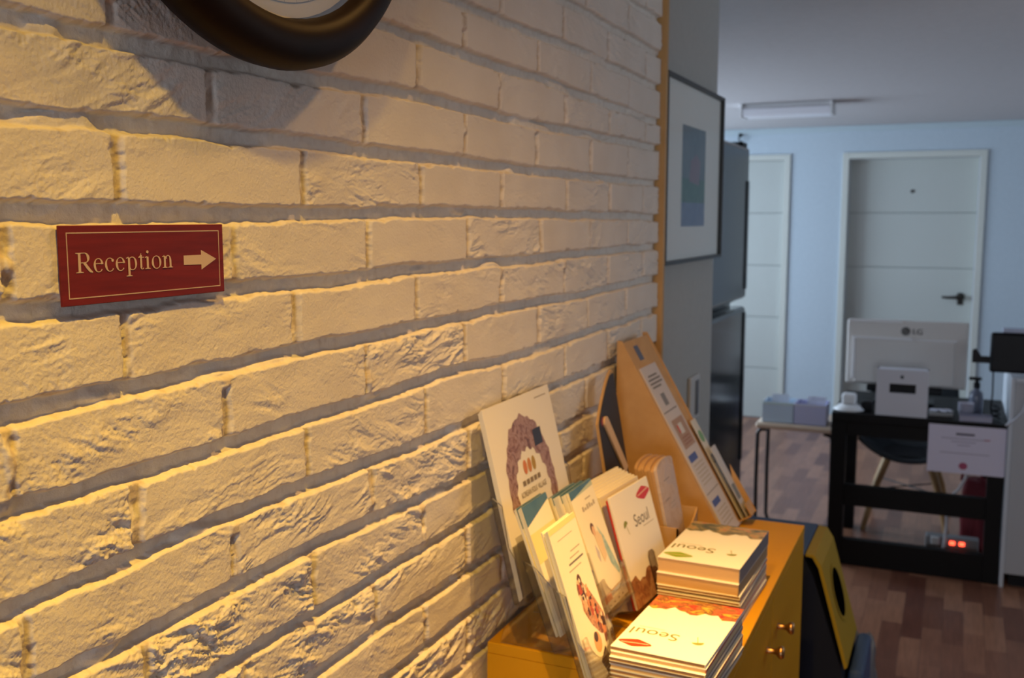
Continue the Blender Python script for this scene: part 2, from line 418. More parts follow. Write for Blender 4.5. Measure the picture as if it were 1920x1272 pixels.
# right wall with a high window added to let fill light in
rw = MB()
for a in ((-4.72, 2.3, 0, CEIL), (3.7, YB, 0, CEIL), (2.3, 3.7, 0, 1.2), (2.3, 3.7, 2.1, CEIL)):
    rw.box(2.2, 2.32, a[0], a[1], a[2], a[3], rwp)
structure(rw, 'wall_right')
w = MB()
for (y0, y1, z0, z1) in ((2.3, 3.7, 1.2, 1.25), (2.3, 3.7, 2.05, 2.1), (2.3, 2.35, 1.25, 2.05), (3.65, 3.7, 1.25, 2.05)):
    w.box(2.24, 2.29, y0, y1, z0, z1, WHITE)
win = structure(w, 'fill_window_right')
structure(MB().box(2.262, 2.268, 2.35, 3.65, 1.25, 2.05, PANE), 'pane', win)

# back wall with two door openings
D1 = (-1.53, -.61); D2 = (-.135, .765); DT = 2.045; FR = .045
bw = MB()
for a in ((LX, D1[0]-FR, 0, CEIL), (D1[1]+FR, D2[0]-FR, 0, CEIL), (D2[1]+FR, 2.2, 0, CEIL),
          (D1[0]-FR, D1[1]+FR, DT+FR, CEIL), (D2[0]-FR, D2[1]+FR, DT+FR, CEIL)):
    bw.box(a[0], a[1], YB, YB+.14, a[2], a[3], bwp)
structure(bw, 'wall_back')
structure(MB().box(LX, 2.2, YB-.012, YB-.0005, CEIL-.045, CEIL-.0005, mat('cornice_paint', (.46, .55, .60), .7), .004), 'trim_2')
base = MB()
for a in ((LX, D1[0]-FR), (D1[1]+FR, D2[0]-FR), (D2[1]+FR, 2.2)): base.box(a[0]+.001, a[1]-.001, YB-.011, YB-.0005, 0.0005, .07, mat('baseboard_paint', (.48, .50, .52), .6), .003)
structure(base, 'baseboard_back')
dwhite = mat('door_white', (.49, .52, .50), .45)
dframe = mat('door_frame', (.58, .60, .56), .5)
dgroove = mat('door_groove', (.30, .33, .32), .7)
def door(name, x0, x1, rec, handle):
    d = MB()                                   # leaf of panels parted by narrow grooves
    zs = [0.006, .41, .82, 1.23, 1.64, DT]
    for a, c in zip(zs, zs[1:]):
        d.box(x0+.004, x1-.004, YB+rec, YB+rec+.036, a+.003, c-.003, dwhite, .003)
    d.box(x0+.004, x1-.004, YB+rec+.006, YB+rec+.034, .006, DT-.003, dgroove)
    o = structure(d, name)
    f = MB()
    f.box(x0-FR, x0, YB-.014, YB+.12, 0, DT+FR, dframe, .002).box(x1, x1+FR, YB-.014, YB+.12, 0, DT+FR, dframe, .002)
    f.box(x0, x1, YB-.014, YB+.12, DT, DT+FR, dframe, .002)
    structure(f, 'door_frame', o)
    if handle:
        hx, hz = x1-.085, 1.02
        h = MB()
        dk = mat('dark_bronze', (.05, .045, .04), .35, .8)
        h.lathe([(0.001, 0), (.030, 0), (.030, .009), (.022, .014), (.012, .018), (.012, .05)], dk, 24,
                frame_matrix((hx, YB+rec, hz), (1, 0, 0), (0, 0, 1), (0, -1, 0)))
        h.tube([(hx+.012, YB+rec-.048, hz), (hx-.03, YB+rec-.052, hz-.001), (hx-.08, YB+rec-.05, hz-.004), (hx-.125, YB+rec-.044, hz-.002)], [.013, .012, .011, .008], dk, 12)
        h.box(hx-.02, hx+.02, YB+rec-.004, YB+rec, hz-.06, hz+.03, dk, .004)
        structure(h, 'door_handle', o)
        p = MB().lathe([(.001, .004), (.011, .004), (.013, 0), (.013, -.01)], dk, 20, frame_matrix(((x0+x1)/2, YB+rec-.004, 1.80), (1, 0, 0), (0, 0, 1), (0, -1, 0)))
        structure(p, 'peephole', o)
    return o
door('door_1', D1[0], D1[1], .012, False)
door('door_2', D2[0], D2[1], .085, True)

# small dark hook under the cornice
h = MB().tube([(-.955, YB-.014, 2.245), (-.955, YB-.035, 2.24), (-.962, YB-.04, 2.215), (-.95, YB-.03, 2.19), (-.935, YB-.03, 2.20)], .006, BLACKM, 8)
h.box(-.97, -.94, YB-.016, YB-.0125, 2.232, 2.26, BLACKM, .002)
tag(h.build('hook', None, None, (-.955, YB-.014, 2.24)), 'small dark hook high on the pale blue wall by the ceiling', 'hook')

# ceiling lamp, off
la = thing('ceiling_light', (-.335, 6.32, CEIL), 'white box-shaped fluorescent ceiling light, switched off', 'ceiling light')
MB().box(-.60, -.075, 6.24, 6.40, CEIL-.028, CEIL-.001, mat('lamp_metal', (.62, .62, .64), .4), .004).build('housing', la)
MB().box(-.595, -.08, 6.225, 6.415, CEIL-.078, CEIL-.028, mat('lamp_diffuser', (.80, .80, .86), .35), .010, 3).build('diffuser', la)
for x0, x1 in ((-.607, -.595), (-.08, -.068)):
    MB().box(x0, x1, 6.222, 6.418, CEIL-.08, CEIL-.002, WHITE, .003).build('end_cap', la)

# ------------------------------------------------------------------ wall clock
CY, CZ, CR, CX = .803, 2.003, .260, .0050
ck = thing('wall_clock', (CX, CY, CZ), 'round wall clock with thick dark wooden rim and cream dial', 'clock')
def CM(h): return frame_matrix((CX+h, CY, CZ), (0, 1, 0), (0, 0, 1), (1, 0, 0))
dw = noisy('dark_stained_wood', (.005, .0025, .002), (.012, .0045, .003), 7, .5, (1, 1, 5), spec=.14)
prof = [(.10, 0.), (.240, 0.), (.243, .006), (.241, .011), (.250, .015), (.257, .021), (CR, .032), (.259, .043), (.252, .052), (.241, .058), (.230, .060), (.219, .057), (.214, .050), (.2115, .042), (.2105, .032), (.10, .028)]
MB().lathe(prof, dw, 128, CM(0)).build('rim', ck)
DH = .0345
dial = MB().lathe([(.0005, DH), (.2100, DH)], mat('dial_cream', (.60, .56, .48), .5), 64, CM(0))
bk = mat('dial_black', (.02, .02, .02), .5)
for rr in (.1955, .1865): dial.ring(0, 0, rr+.0005, rr-.0005, bk, DH+.0004, M=CM(0), n=128)
for k in range(60):
    a = R(6*k); c, s_ = math.cos(a), math.sin(a); wd = .0016 if k % 5 == 0 else .0006
    dial.strip([(.1865*c, .1865*s_), (.1955*c, .1955*s_)], wd, bk, DH+.0004, CM(0))
for k in range(1, 13):
    a = R(90-30*k); dial.text(str(k), .062, .147*math.cos(a), .147*math.sin(a)-.022, bk, DH+.0004, CM(0), .85, 'CENTER')
dl = dial.build('dial', ck)
hd = MB()
for a, L, wd, hh in ((R(35), .085, .008, .003), (R(150), .13, .006, .0045)):
    c, s_ = math.cos(a), math.sin(a)
    hd.strip([(-.02*c, -.02*s_), (L*.6*c, L*.6*s_), (L*c, L*s_)], [wd, wd, .001], bk, DH+hh, CM(0))
hd.lathe([(.0005, DH+.006), (.006, DH+.006), (.006, DH+.001)], bk, 16, CM(0))
hd.build('hands', ck)
MB().lathe([(.0005, .0485), (.12, .0475), (.2112, .0445)], clear('clock_glass', (.97, .97, .97), .02), 64, CM(0)).build('glass', ck)

# ------------------------------------------------------------------ reception sign
SY0, SY1, SZ0, SZ1, SX = .5715, .7625, 1.5300, 1.5943, .0030
sg = thing('reception_sign', (SX, (SY0+SY1)/2, (SZ0+SZ1)/2), 'dark red wall sign with cream lettering and an arrow', 'sign')
SW, SH = SY1-SY0, SZ1-SZ0
def SM(h=0): return frame_matrix((SX+h, SY0, SZ0), (0, 1, 0), (0, 0, 1), (1, 0, 0))
mred = noisy('sign_red', (.135, .012, .012), (.20, .018, .016), 60, .5, (1, .25, 3), spec=.2)
cream = mat('sign_cream', (.62, .47, .36), .5)
MB().box(0, SW, 0, SH, 0, .003, mred, .0005, 1, SM()).build('panel', sg)
bd = MB(); i0, i1, wl = .0062, .0056, .00085
bd.rect(i0, i1, SW-i0, i1+wl, cream, .0032, SM()).rect(i0, SH-i1-wl, SW-i0, SH-i1, cream, .0032, SM())
bd.rect(i0, i1+wl, i0+wl, SH-i1-wl, cream, .0032, SM()).rect(SW-i0-wl, i1+wl, SW-i0, SH-i1-wl, cream, .0032, SM())
bd.build('border', sg)
def serif_word(mb, em, x, y, M, h, m):
    """the word in a roman face: thick uprights, hairline joins, bracketed serifs; one em high"""
    sx = 1.083
    class up_:                                # every stroke a hair above the last, so that none lie in one plane
        def __init__(s_, o): s_.o = o; s_.k = 0
        def lift(s_): s_.k += 1; return h+s_.k*1.2e-5
        def rect(s_, x0, y0, x1, y1, m_, h_, M_): s_.o.rect(x0, y0, x1, y1, m_, s_.lift(), M_)
        def poly(s_, p, m_, h_, M_): s_.o.poly(p, m_, s_.lift(), M_)
        def strip(s_, p, w, m_, h_, M_): s_.o.strip(p, w, m_, s_.lift(), M_)
        def add(s_, vs, fs, m_, sm, M_): q = s_.lift(); s_.o.add([(v[0], v[1], q) for v in vs], fs, m_, sm, M_)
    mb = up_(mb)
    def pt(px, py): return (x+px*em*sx, y+py*em)
    def box(x0, y0, x1, y1): mb.rect(*pt(x0, y0), *pt(x1, y1), m, h, M)
    def bowl(cx, cy, rx, ry, a0, a1, thick, thin, n=28, tilt=12):
        vs = []; fs = []
        for k in range(n+1):
            a = R(a0+(a1-a0)*k/n); wdt = thin+(thick-thin)*abs(math.cos(a-R(tilt)))**1.5
            ox, oy = math.cos(a), math.sin(a)
            vs.append((*pt(cx+(rx)*ox, cy+(ry)*oy), h)); vs.append((*pt(cx+(rx-wdt)*ox, cy+(ry-max(thin, wdt*.55))*oy), h))
        for k in range(n): fs.append((2*k, 2*k+1, 2*k+3, 2*k+2))
        mb.add(vs, fs, m, False, M)
    def foot(cx, yy, wd, up=1):                # bracketed serif
        t = .018
        mb.poly([pt(cx-wd, yy), pt(cx+wd, yy), pt(cx+wd, yy+up*t), pt(cx+.05, yy+up*(t+.02)), pt(cx-.05, yy+up*(t+.02)), pt(cx-wd, yy+up*t)][::up], m, h, M)
    def stem(cx, y0, y1, wd=.088): box(cx-wd/2, y0, cx+wd/2, y1)
    # R
    stem(.165, 0, .66, .095); foot(.165, 0, .145); foot(.15, .66, .13, -1)
    box(.2, .635, .36, .66); box(.2, .315, .36, .342)
    bowl(.345, .488, .205, .173, -90, 90, .10, .026)
    mb.strip([pt(.34, .33), pt(.46, .17), pt(.57, .045), pt(.66, .0)], [.095*em*sx, .10*em*sx, .085*em*sx, .03*em*sx], m, h, M)
    x += .665*em*sx
    def e_():
        nonlocal x
        bowl(.225, .222, .195, .235, 8, 322, .088, .026)
        box(.075, .262, .415, .290)
        x += .445*em*sx
    def c_():
        nonlocal x
        bowl(.23, .222, .2, .235, 38, 322, .088, .026)
        bowl(.345, .365, .05, .05, 0, 359, .05, .05, 16)
        x += .435*em*sx
    e_(); c_(); e_()
    # p
    stem(.14, -.215, .43); foot(.14, -.215, .125); mb.strip([pt(.02, .405), pt(.12, .445)], .035*em, m, h, M)
    bowl(.275, .222, .2, .235, -155, 150, .088, .028)
    x += .51*em*sx
    # t
    stem(.145, .06, .50, .08); box(.03, .405, .275, .432); bowl(.19, .085, .085, .088, 185, 330, .06, .024, 14)
    mb.strip([pt(.03, .415), pt(.11, .47), pt(.15, .56)], [.02*em, .04*em, .02*em], m, h, M)
    x += .29*em*sx
    # i
    stem(.14, 0, .43); foot(.14, 0, .12); mb.strip([pt(.03, .40), pt(.12, .44)], .035*em, m, h, M)
    bowl(.14, .60, .055, .055, 0, 360, .055, .055, 18)
    x += .285*em*sx
    # o
    bowl(.245, .222, .215, .235, 0, 360, .09, .028, 44)
    x += .495*em*sx
    # n
    stem(.13, 0, .43); foot(.13, 0, .115); mb.strip([pt(.02, .40), pt(.11, .44)], .035*em, m, h, M)
    bowl(.28, .25, .15, .205, 0, 155, .088, .03, 20, 0); stem(.386, 0, .26); foot(.386, 0, .115)
sl = MB(); serif_word(sl, .0246, .0138, .0262, SM(), .0033, cream); sl.build('lettering', sg)
a = .1365
MB().poly([(a, .0278), (a+.023, .0272), (a+.023, .0225), (a+.0435, .0318), (a+.023, .0408), (a+.023, .0362), (a, .0362)], cream, .0033, SM()).build('arrow', sg)

# ------------------------------------------------------------------ framed picture on the plain wall
PY0, PY1, PZ0, PZ1 = 2.412, 3.052, 1.482, 1.958
pc = thing('picture_frame', (WX, (PY0+PY1)/2, (PZ0+PZ1)/2), 'framed print in wide pale mount with thin dark frame on the grey wall', 'picture')
pf = MB(); fx0, fx1 = WX+.001, WX+.029; tk = .010
fm = mat('dark_frame', (.030, .030, .030), .4)
pf.box(fx0, fx1, PY0, PY1, PZ0, PZ0+tk, fm, .001).box(fx0, fx1, PY0, PY1, PZ1-tk, PZ1, fm, .001)
pf.box(fx0, fx1, PY0, PY0+tk, PZ0+tk, PZ1-tk, fm, .001).box(fx0, fx1, PY1-tk, PY1, PZ0+tk, PZ1-tk, fm, .001)
pf.build('frame', pc)
MB().box(fx0+.006, fx0+.016, PY0+tk, PY1-tk, PZ0+tk, PZ1-tk, mat('mount_board', (.88, .89, .88), .7)).build('mount', pc)
ay0, ay1, az0, az1 = 2.60, 2.86, 1.578, 1.845
art = MB(); AM = frame_matrix((fx0+.0165, ay0, az0), (0, 1, 0), (0, 0, 1), (1, 0, 0)); W_, H_ = ay1-ay0, az1-az0
skyp = photo('print_grey', [(.3, (.10, .14, .18)), (.55, (.15, .20, .24)), (.8, (.20, .22, .27))], 14)
grnp = photo('print_green', [(.3, (.05, .14, .12)), (.6, (.09, .20, .16)), (.8, (.15, .23, .24))], 18)
blup = photo('print_blue', [(.3, (.13, .18, .33)), (.7, (.20, .25, .40))], 16)
pnkp = photo('print_pink', [(.3, (.22, .15, .20)), (.7, (.30, .18, .22))], 18)
art.rect(0, 0, W_, H_*.24, blup, 0, AM).rect(0, H_*.24, W_, H_*.48, grnp, 0, AM).rect(0, H_*.48, W_, H_, skyp, 0, AM)
art.poly([(W_*.3, H_*.45), (W_*.72, H_*.42), (W_*.78, H_*.66), (W_*.6, H_*.74), (W_*.36, H_*.66)], pnkp, .0003, AM)
art.build('print', pc)
MB().box(fx0+.020, fx0+.0225, PY0+tk, PY1-tk, PZ0+tk, PZ1-tk, clear('picture_glass', (.97, .98, .98), .03, .03, .12)).build('glass', pc)

# wall switch plate on the plain wall
sw = thing('wall_switch', (WX, 2.83, 1.08), 'white wall switch plate with grey insert on the grey wall by the fridge', 'switch')
MB().box(WX+.0005, WX+.011, 2.775, 2.885, 1.015, 1.145, mat('switch_white', (.56, .57, .57), .4), .003).build('plate', sw)
MB().box(WX+.010, WX+.014, 2.83, 2.862, 1.03, 1.13, mat('switch_grey', (.13, .14, .16), .3), .001).build('rocker', sw)

# ------------------------------------------------------------------ fridge
fy0, fy1 = 3.12, 3.895
fr = thing('refrigerator', (-.45, (fy0+fy1)/2, 0), 'tall dark grey fridge freezer standing past the end of the wall', 'refrigerator')
fgrey = mat('fridge_grey', (.035, .042, .050), .14, .1, .5)
FX = -.092
MB().box(-.74, FX-.062, fy0, fy1, .04, 1.872, fgrey, .006).build('body', fr)
MB().box(-.70, FX-.07, fy0+.02, fy1-.02, .005, .05, BLACKP).build('plinth', fr)
for z0, z1, hz0, hz1 in ((1.292, 1.868, 1.33, 1.74), (.055, 1.262, .66, 1.24)):
    d = MB().box(FX-.060, FX-.002, fy0+.001, fy1-.001, z0, z1, fgrey, .016, 4).build('door', fr)
    MB().box(FX-.0021, FX+.0035, fy1-.050, fy1-.020, hz0, hz1, mat('fridge_handle', (.02, .022, .026), .2, .4), .002).build('handle', d)
    MB().box(FX-.064, FX-.060, fy0+.008, fy1-.008, z0+.01, z1-.01, BLACKP).build('gasket', d)
MB().box(FX-.14, FX-.03, fy0+.01, fy0+.09, 1.868, 1.885, BLACKP, .003).build('hinge_cover', fr)
MB().box(FX-.14, FX-.012, fy1-.09, fy1-.005, 1.868, 1.884, BLACKP, .003).build('hinge_cover', fr)

# ------------------------------------------------------------------ cabinet under the brochures
KX0, KX1, KY0, KY1, KZ = .0100, .378, 1.338, 2.150, .945
CT = KZ
cw = noisy('maple_laminate', (.60, .30, .010), (.66, .34, .016), 9, .5, (1, .25, 1), spec=.08)
cb = thing('sideboard_cabinet', ((KX0+KX1)/2, (KY0+KY1)/2, 0), 'honey coloured wooden cabinet with small knobs against the brick wall', 'cabinet')
k = MB()
k.box(KX0, KX1-.018, KY0, KY0+.018, .06, KZ-.018, cw).box(KX0, KX1-.018, KY1-.018, KY1, .06, KZ-.018, cw)
k.box(KX0, KX0+.008, KY0+.018, KY1-.018, .06, KZ-.018, cw).box(KX0, KX1-.018, KY0+.018, KY1-.018, .06, .078, cw)
k.box(KX0+.02, KX1-.03, KY0+.01, KY1-.01, 0, .06, cw)
k.build('carcass', cb)
MB().box(KX0, KX1, KY0, KY1, KZ-.018, KZ, cw, .0012, 1).build('top', cb)
bronze = mat('knob_brass', (.45, .25, .11), .32, 1.)
for (a0, a1, kn) in ((KY0+.001, 1.7595, 1.704), (1.7625, KY1-.001, 1.818)):
    d = MB().box(KX1-.0175, KX1-.0005, a0, a1, .065, KZ-.0195, cw, .0012, 1).build('door', cb)
    MB().lathe([(.0065, 0), (.0050, .003), (.0045, .012), (.0055, .017), (.0105, .022), (.0115, .026), (.0095, .030), (.0005, .031)], bronze, 20,
               frame_matrix((KX1-.0006, kn, .848), (0, 1, 0), (0, 0, 1), (1, 0, 0))).build('knob', d)

# ------------------------------------------------------------------ leaflets: helper
def lean_axes(deg):
    a = R(deg); return (0, 1, 0), (-math.sin(a), 0, math.cos(a)), (math.cos(a), 0, math.sin(a))
def lean_matrix(top_left_front, h, thk, deg):
    wv, up, nn = lean_axes(deg)
    o = Vector(top_left_front)-Vector(up)*h-Vector(nn)*thk
    return frame_matrix(o, wv, up, nn)
def bars(mb, x0, y, x1, n, step, m, h, th=.0012, rag=True):
    for i in range(n):
        e = x1-(random.random()*.25*(x1-x0) if rag else 0)
        mb.rect(x0, y-i*step, e, y-i*step+th, m, h)
ORD = ['first', 'second', 'third', 'fourth', 'fifth', 'sixth', 'seventh', 'eighth', 'ninth', 'tenth', 'eleventh', 'twelfth', 'thirteenth', 'fourteenth', 'fifteenth']

# --- tall leaflet A: arch of photographs, kept in the top tier of the clear rack
AW, AH, AT = .258, .286, .0022
def cover_arch(mb, w, h, t):
    e = .00025
    pm = photo('print_arch', [(.25, (.045, .02, .03)), (.42, (.22, .10, .08)), (.52, (.40, .27, .27)), (.62, (.16, .06, .05)), (.78, (.62, .50, .50))], 55)
    cx, cy = w*.47, h*.40
    n = 40; vs = []; fs = []
    for i in range(n+1):
        a = R(-28+236*i/n); q = math.sin(max(0, min(math.pi, math.pi*(i/n))))
        ro = .085+.010*q+.0022*math.sin(i*2.3)+.0016*math.sin(i*5.1); ri = .066-.008*q+.003*math.sin(i*1.7)
        vs += [(cx+ri*math.cos(a), cy+ri*1.18*math.sin(a)+.02, t+e), (cx+ro*math.cos(a), cy+ro*1.28*math.sin(a)+.02, t+e)]
    for i in range(n): fs.append((2*i, 2*i+1, 2*i+3, 2*i+2))
    mb.add(vs, fs, pm)
    mb.rect(cx+.035, cy+.085, cx+.068, cy+.112, mat('print_navy', (.03, .03, .05), .4), t+2*e)
    for i, c in enumerate(((.60, .20, .07), (.55, .22, .06), (.40, .26, .05))):
        mb.ring(cx-.018+.017*i, cy+.062, .0115, .0001, mat('dot%d' % i, c, .5), t+2*e, sx=.62, n=20)
    mb.text('KOREAN FOLK VILLAGE', .0125, cx-.002, cy+.019, mat('text_brown', (.22, .17, .12), .6), t+2*e, None, .74, 'CENTER')
    for i in range(5): mb.rect(cx-.038+.0145*i, cy+.035, cx-.038+.0145*i+.011, cy+.043, MATS['text_brown'], t+2*e)
    bars(mb, w*.74, h-.014, w*.93, 1, .004, PALEINK, t+e, .002, False)
a0 = (.0195, 1.3015, 1.3180)
for i in range(3):
    mb = MB(); mb.box(0, AW, 0, AH, 0, AT, PAPER)
    if i == 0: cover_arch(mb, AW, AH, AT)
    wv, up, nn = lean_axes(13.5)
    p = Vector(a0)-Vector(nn)*(i*(AT+.0004))-Vector(up)*(.002*i)
    tag(mb.build('leaflet', None, lean_matrix(p, AH, AT, 13.5)),
        ['large white leaflet with an arch of photos leaning on the bricks', 'large white leaflet directly behind the one with the photo arch', 'rearmost large white leaflet, nearest the bricks behind the photo arch'][i],
        'leaflet', 'large leaflets in the top tier of the rack')

# --- narrow leaflets with blue heads (left pocket) and the thicker bundle beside them
blue_head = noisy('blue_head', (.045, .12, .22), (.07, .16, .27), 40, .45)
yel = mat('leaflet_yellow', (.76, .68, .30), .5)
wht = mat('leaflet_white', (.80, .76, .62), .5)
def leaf_blue(mb, w, h, t, front):
    mb.box(0, w, 0, h, 0, t, wht)
    e = .0002
    mb.poly([(0, h*.84), (w, h*.95), (w, h), (0, h)], blue_head, t+e)
    mb.rect(0, h, w, h, blue_head, t)
    mb.add([(0, h+e, 0), (w, h+e, 0), (w, h+e, t), (0, h+e, t)], [(0, 1, 2, 3)], blue_head)
    mb.rect(0, h*.55, w, h*.78, yel, t+e)
def leaf_tour(mb, w, h, t, front):
    e = .0002
    mb.box(0, w, 0, h, 0, t, wht)
    mb.add([(0, h+e, 0), (w, h+e, 0), (w, h+e, t), (0, h+e, t)], [(0, 1, 2, 3)], blue_head)
    mb.poly([(0, h*.93), (w, h*.945), (w, h), (0, h)], mat('pale_green_blue', (.42, .50, .44), .5), t+e)
    mb.poly([(0, h*.93), (w, h*.985), (w, h), (0, h)], blue_head, t+2*e)
    if not front: return
    for i in range(6): mb.rect(w*.30+.0095*i, h*.795+.0005*(i % 2), w*.30+.0095*i+.0075, h*.835-.003*(i % 3 == 1), PALEINK, t+e)
    mb.rect(w*.52, h*.872, w*.76, h*.883, PALEINK, t+e)
    skin = mat('print_skin', (.68, .45, .30), .5); hair = mat('print_hair', (.10, .04, .03), .5); aqua = photo('print_aqua', [(.3, (.18, .36, .42)), (.55, (.40, .55, .55)), (.8, (.70, .72, .62))], 60)
    mb.poly([(w*.62, h*.64), (w*.78, h*.52), (w*.98, h*.20), (w*.90, h*.18), (w*.72, h*.30)], aqua, t+e)
    mb.poly([(w*.33, h*.52), (w*.30, h*.42), (w*.36, h*.36), (w*.42, h*.44)], mat('print_lilac', (.50, .48, .55), .5), t+e)
    mb.ring(w*.44, h*.635, .0095, .0001, hair, t+e, n=16, sx=.8); mb.ring(w*.455, h*.615, .008, .0001, skin, t+2*e, n=16, sx=.75)
    mb.poly([(w*.42, h*.59), (w*.58, h*.60), (w*.70, h*.54), (w*.66, h*.38), (w*.50, h*.34), (w*.46, h*.46)], mat('print_blouse', (.72, .58, .40), .5), t+2*e)
    mb.rect(0, h*.115, w, h*.122, mat('rule_brown', (.45, .22, .08), .5), t+e)
    mb.rect(w*.02, h*.06, w*.34, h*.11, mat('print_coral', (.70, .25, .12), .5), t+e); mb.rect(w*.34, h*.075, w*.98, h*.112, mat('print_greyblue', (.42, .42, .46), .5), t+e)
    for i in range(4): mb.rect(w*(.15+.2*i), h*.02, w*(.21+.2*i), h*.034, GREYINK, t+e)
def leaf_people(mb, w, h, t, front):
    e = .0002
    mb.box(0, w, 0, h, 0, t, wht)
    if not front: return
    mb.rect(0, h*.965, w, h, yel, t+e)
    mb.rect(w*.20, h*.905, w*.75, h*.909, PALEINK, t+e)
    for i, (a, c) in enumerate(((.50, .86), (.42, .78), (.34, .88), (.28, .74))): mb.rect(w*a, h*(.80-.035*i), w*c, h*(.808-.035*i+.004*(i == 2)), GREYINK if i == 2 else PALEINK, t+e)
    ppl = photo('print_crowd', [(.28, (.03, .012, .012)), (.42, (.20, .05, .03)), (.5, (.58, .34, .20)), (.6, (.30, .08, .05)), (.75, (.70, .58, .42))], 95)
    mb.poly([(w*.45, h*.585), (w*.56, h*.60), (w*.66, h*.55), (w*.72, h*.52), (w*.84, h*.44), (w*.97, h*.34), (w*.97, h*.20), (w*.70, h*.24), (w*.50, h*.33), (w*.36, h*.44), (w*.40, h*.52)], ppl, t+e)
    mb.ring(w*.50, h*.615, .009, .0035, mat('print_hair', (.10, .04, .03), .5), t+2*e, n=18, sx=.75)
    rg = random.Random(11); tones = [mat('crowd%d' % i, c, .5) for i, c in enumerate(((.05, .02, .02), (.60, .38, .24), (.40, .07, .04), (.72, .60, .45), (.20, .07, .05), (.55, .22, .10)))]
    for i in range(34):
        u = rg.random(); cx_ = w*(.40+.50*u+rg.uniform(-.07, .10)); cy_ = h*(.585-.33*u+rg.uniform(-.06, .06))
        q_ = rg.uniform(.003, .0065)
        mb.poly([(cx_-q_, cy_-q_*1.7), (cx_+q_, cy_-q_*1.6), (cx_+q_*.7, cy_+q_*.8), (cx_-q_*.6, cy_+q_)], tones[rg.randrange(6)], t+e*(1.5+.03*i))
        mb.ring(cx_, cy_+q_*1.3, q_*.62, .0001, tones[rg.choice((0, 1, 0, 3))], t+e*(1.52+.03*i), n=10)
    dark = mat('print_dark', (.06, .03, .03), .5); orange = mat('print_peach', (.75, .38, .18), .5)
    mb.poly([(w*.45, h*.10), (w*.70, h*.16), (w*.82, h*.03), (w*.55, h*.01)], dark, t+e)
    mb.ring(w*.52, h*.215, .014, .0001, orange, t+e, n=18, sx=.9); mb.ring(w*.50, h*.25, .007, .0001, dark, t+2*e, n=14)
def row_of(name, fn, n, top, w, h, t, deg, gap, labels, group, cat='leaflet', drop=.0012):
    wv, up, nn = lean_axes(deg); proto = None
    for i in range(n):
        p = Vector(top)-Vector(nn)*(i*(t+gap))-Vector(up)*(drop*(i % 3))+Vector((0, .0012*((i*7) % 3-1) if i else 0, 0))
        if i < 2:
            mb = MB(); fn(mb, w, h, t, i == 0); o = mb.build(name, None, lean_matrix(p, h, t, deg)); proto = o
        else:
            o = proto.copy(); COL.objects.link(o); o.matrix_world = lean_matrix(p, h, t, deg)
        tag(o, labels[i], cat, group)
def nth(front, rest, n): return [front]+[rest % ORD[i] for i in range(1, n)]
row_of('leaflet', leaf_blue, 5, (.0985, 1.2665, 1.1895), .092, .190, .0022, 20.3, .0004,
       nth('blue-topped yellow leaflet, foremost in the left rack pocket', 'blue-topped leaflet, %s from the front in the left rack pocket', 5), 'blue-topped leaflets in the left pocket')
row_of('leaflet', leaf_tour, 9, (.1285, 1.3765, 1.186), .098, .190, .0042, 20.3, .0006,
       nth('cream leaflet with a woman in pale blouse, foremost in its rack pocket', 'blue-edged leaflet, %s from the front behind the woman leaflet', 9), 'thick bundle of leaflets in the right pocket')
row_of('leaflet', leaf_people, 4, (.166, 1.200, 1.183), .100, .222, .0022, 18.5, .0004,
       nth('cream leaflet with a crowd photo, foremost in the lowest rack tier', 'cream leaflet, %s from the front behind the crowd leaflet', 4), 'leaflets in the lowest rack tier')

# --- clear stepped rack that holds them
rk = thing('brochure_rack', (.13, 1.37, CT), 'clear acrylic stepped brochure rack on the cabinet', 'rack')
def tier(top, hl, total, y0, y1, h, deg, depth, lip, mids=()):
    wv, up, nn = lean_axes(deg); t = .003
    o = Vector((top[0], y0, top[2]))-Vector(up)*(hl+.0050)-Vector(nn)*(total+.0016)
    Mx = frame_matrix(o, wv, up, nn); w = y1-y0
    MB().box(0, w, 0, h, -t, 0, ACRYL, .0005, 1, Mx).build('back_panel', rk)
    MB().box(0, w, -t, 0, -t, depth+t, ACRYL, .0005, 1, Mx).build('shelf', rk)
    for xx in (0, w-t):
        pts = [(-t, 0), (depth-.012, 0)]+[(depth-.012+.012*math.sin(R(a)), .012-.012*math.cos(R(a))) for a in range(15, 91, 15)]+[(depth, lip*.8), (depth-.006, lip)]+[(.012, h*.72), (-t, h*.80)]
        Ms = Mx @ Matrix(((0, 0, 1, xx), (0, 1, 0, 0), (1, 0, 0, 0), (0, 0, 0, 1)))
        MB().prism(pts, ACRYL, 0, t, Ms, ACEDGE).build('side_panel', rk)
    edges = [0, *mids, w]
    for a0, a1 in zip(edges, edges[1:]):
        c = (a0+a1)/2; hw = (a1-a0)/2-.003
        pts = [(c-hw, 0), (c+hw, 0), (c+hw, lip)]+[(c+hw*.75*math.cos(R(a)), lip-lip*.55*math.sin(R(a))) for a in range(0, 181, 15)]+[(c-hw, lip)]
        MB().prism(pts, ACRYL, depth, depth+t, Mx, clear('acrylic_rim', (.74, .70, .66), .3, .1)).build('front_panel', rk)
    for a0 in mids: MB().box(a0-.001, a0+.001, 0, h*.6, 0, depth, ACRYL, 0, 1, Mx).build('divider', rk)
    return Mx
tier(a0, AH, .0072, 1.292, 1.569, .205, 13.5, .014, .085)
tier((.1285, 0, 1.186), .190, .0428, 1.258, 1.482, .170, 20.3, .050, .055, (.1093,))
tier((.166, 0, 1.183), .222, .0106, 1.1945, 1.3055, .190, 18.5, .0150, .075)
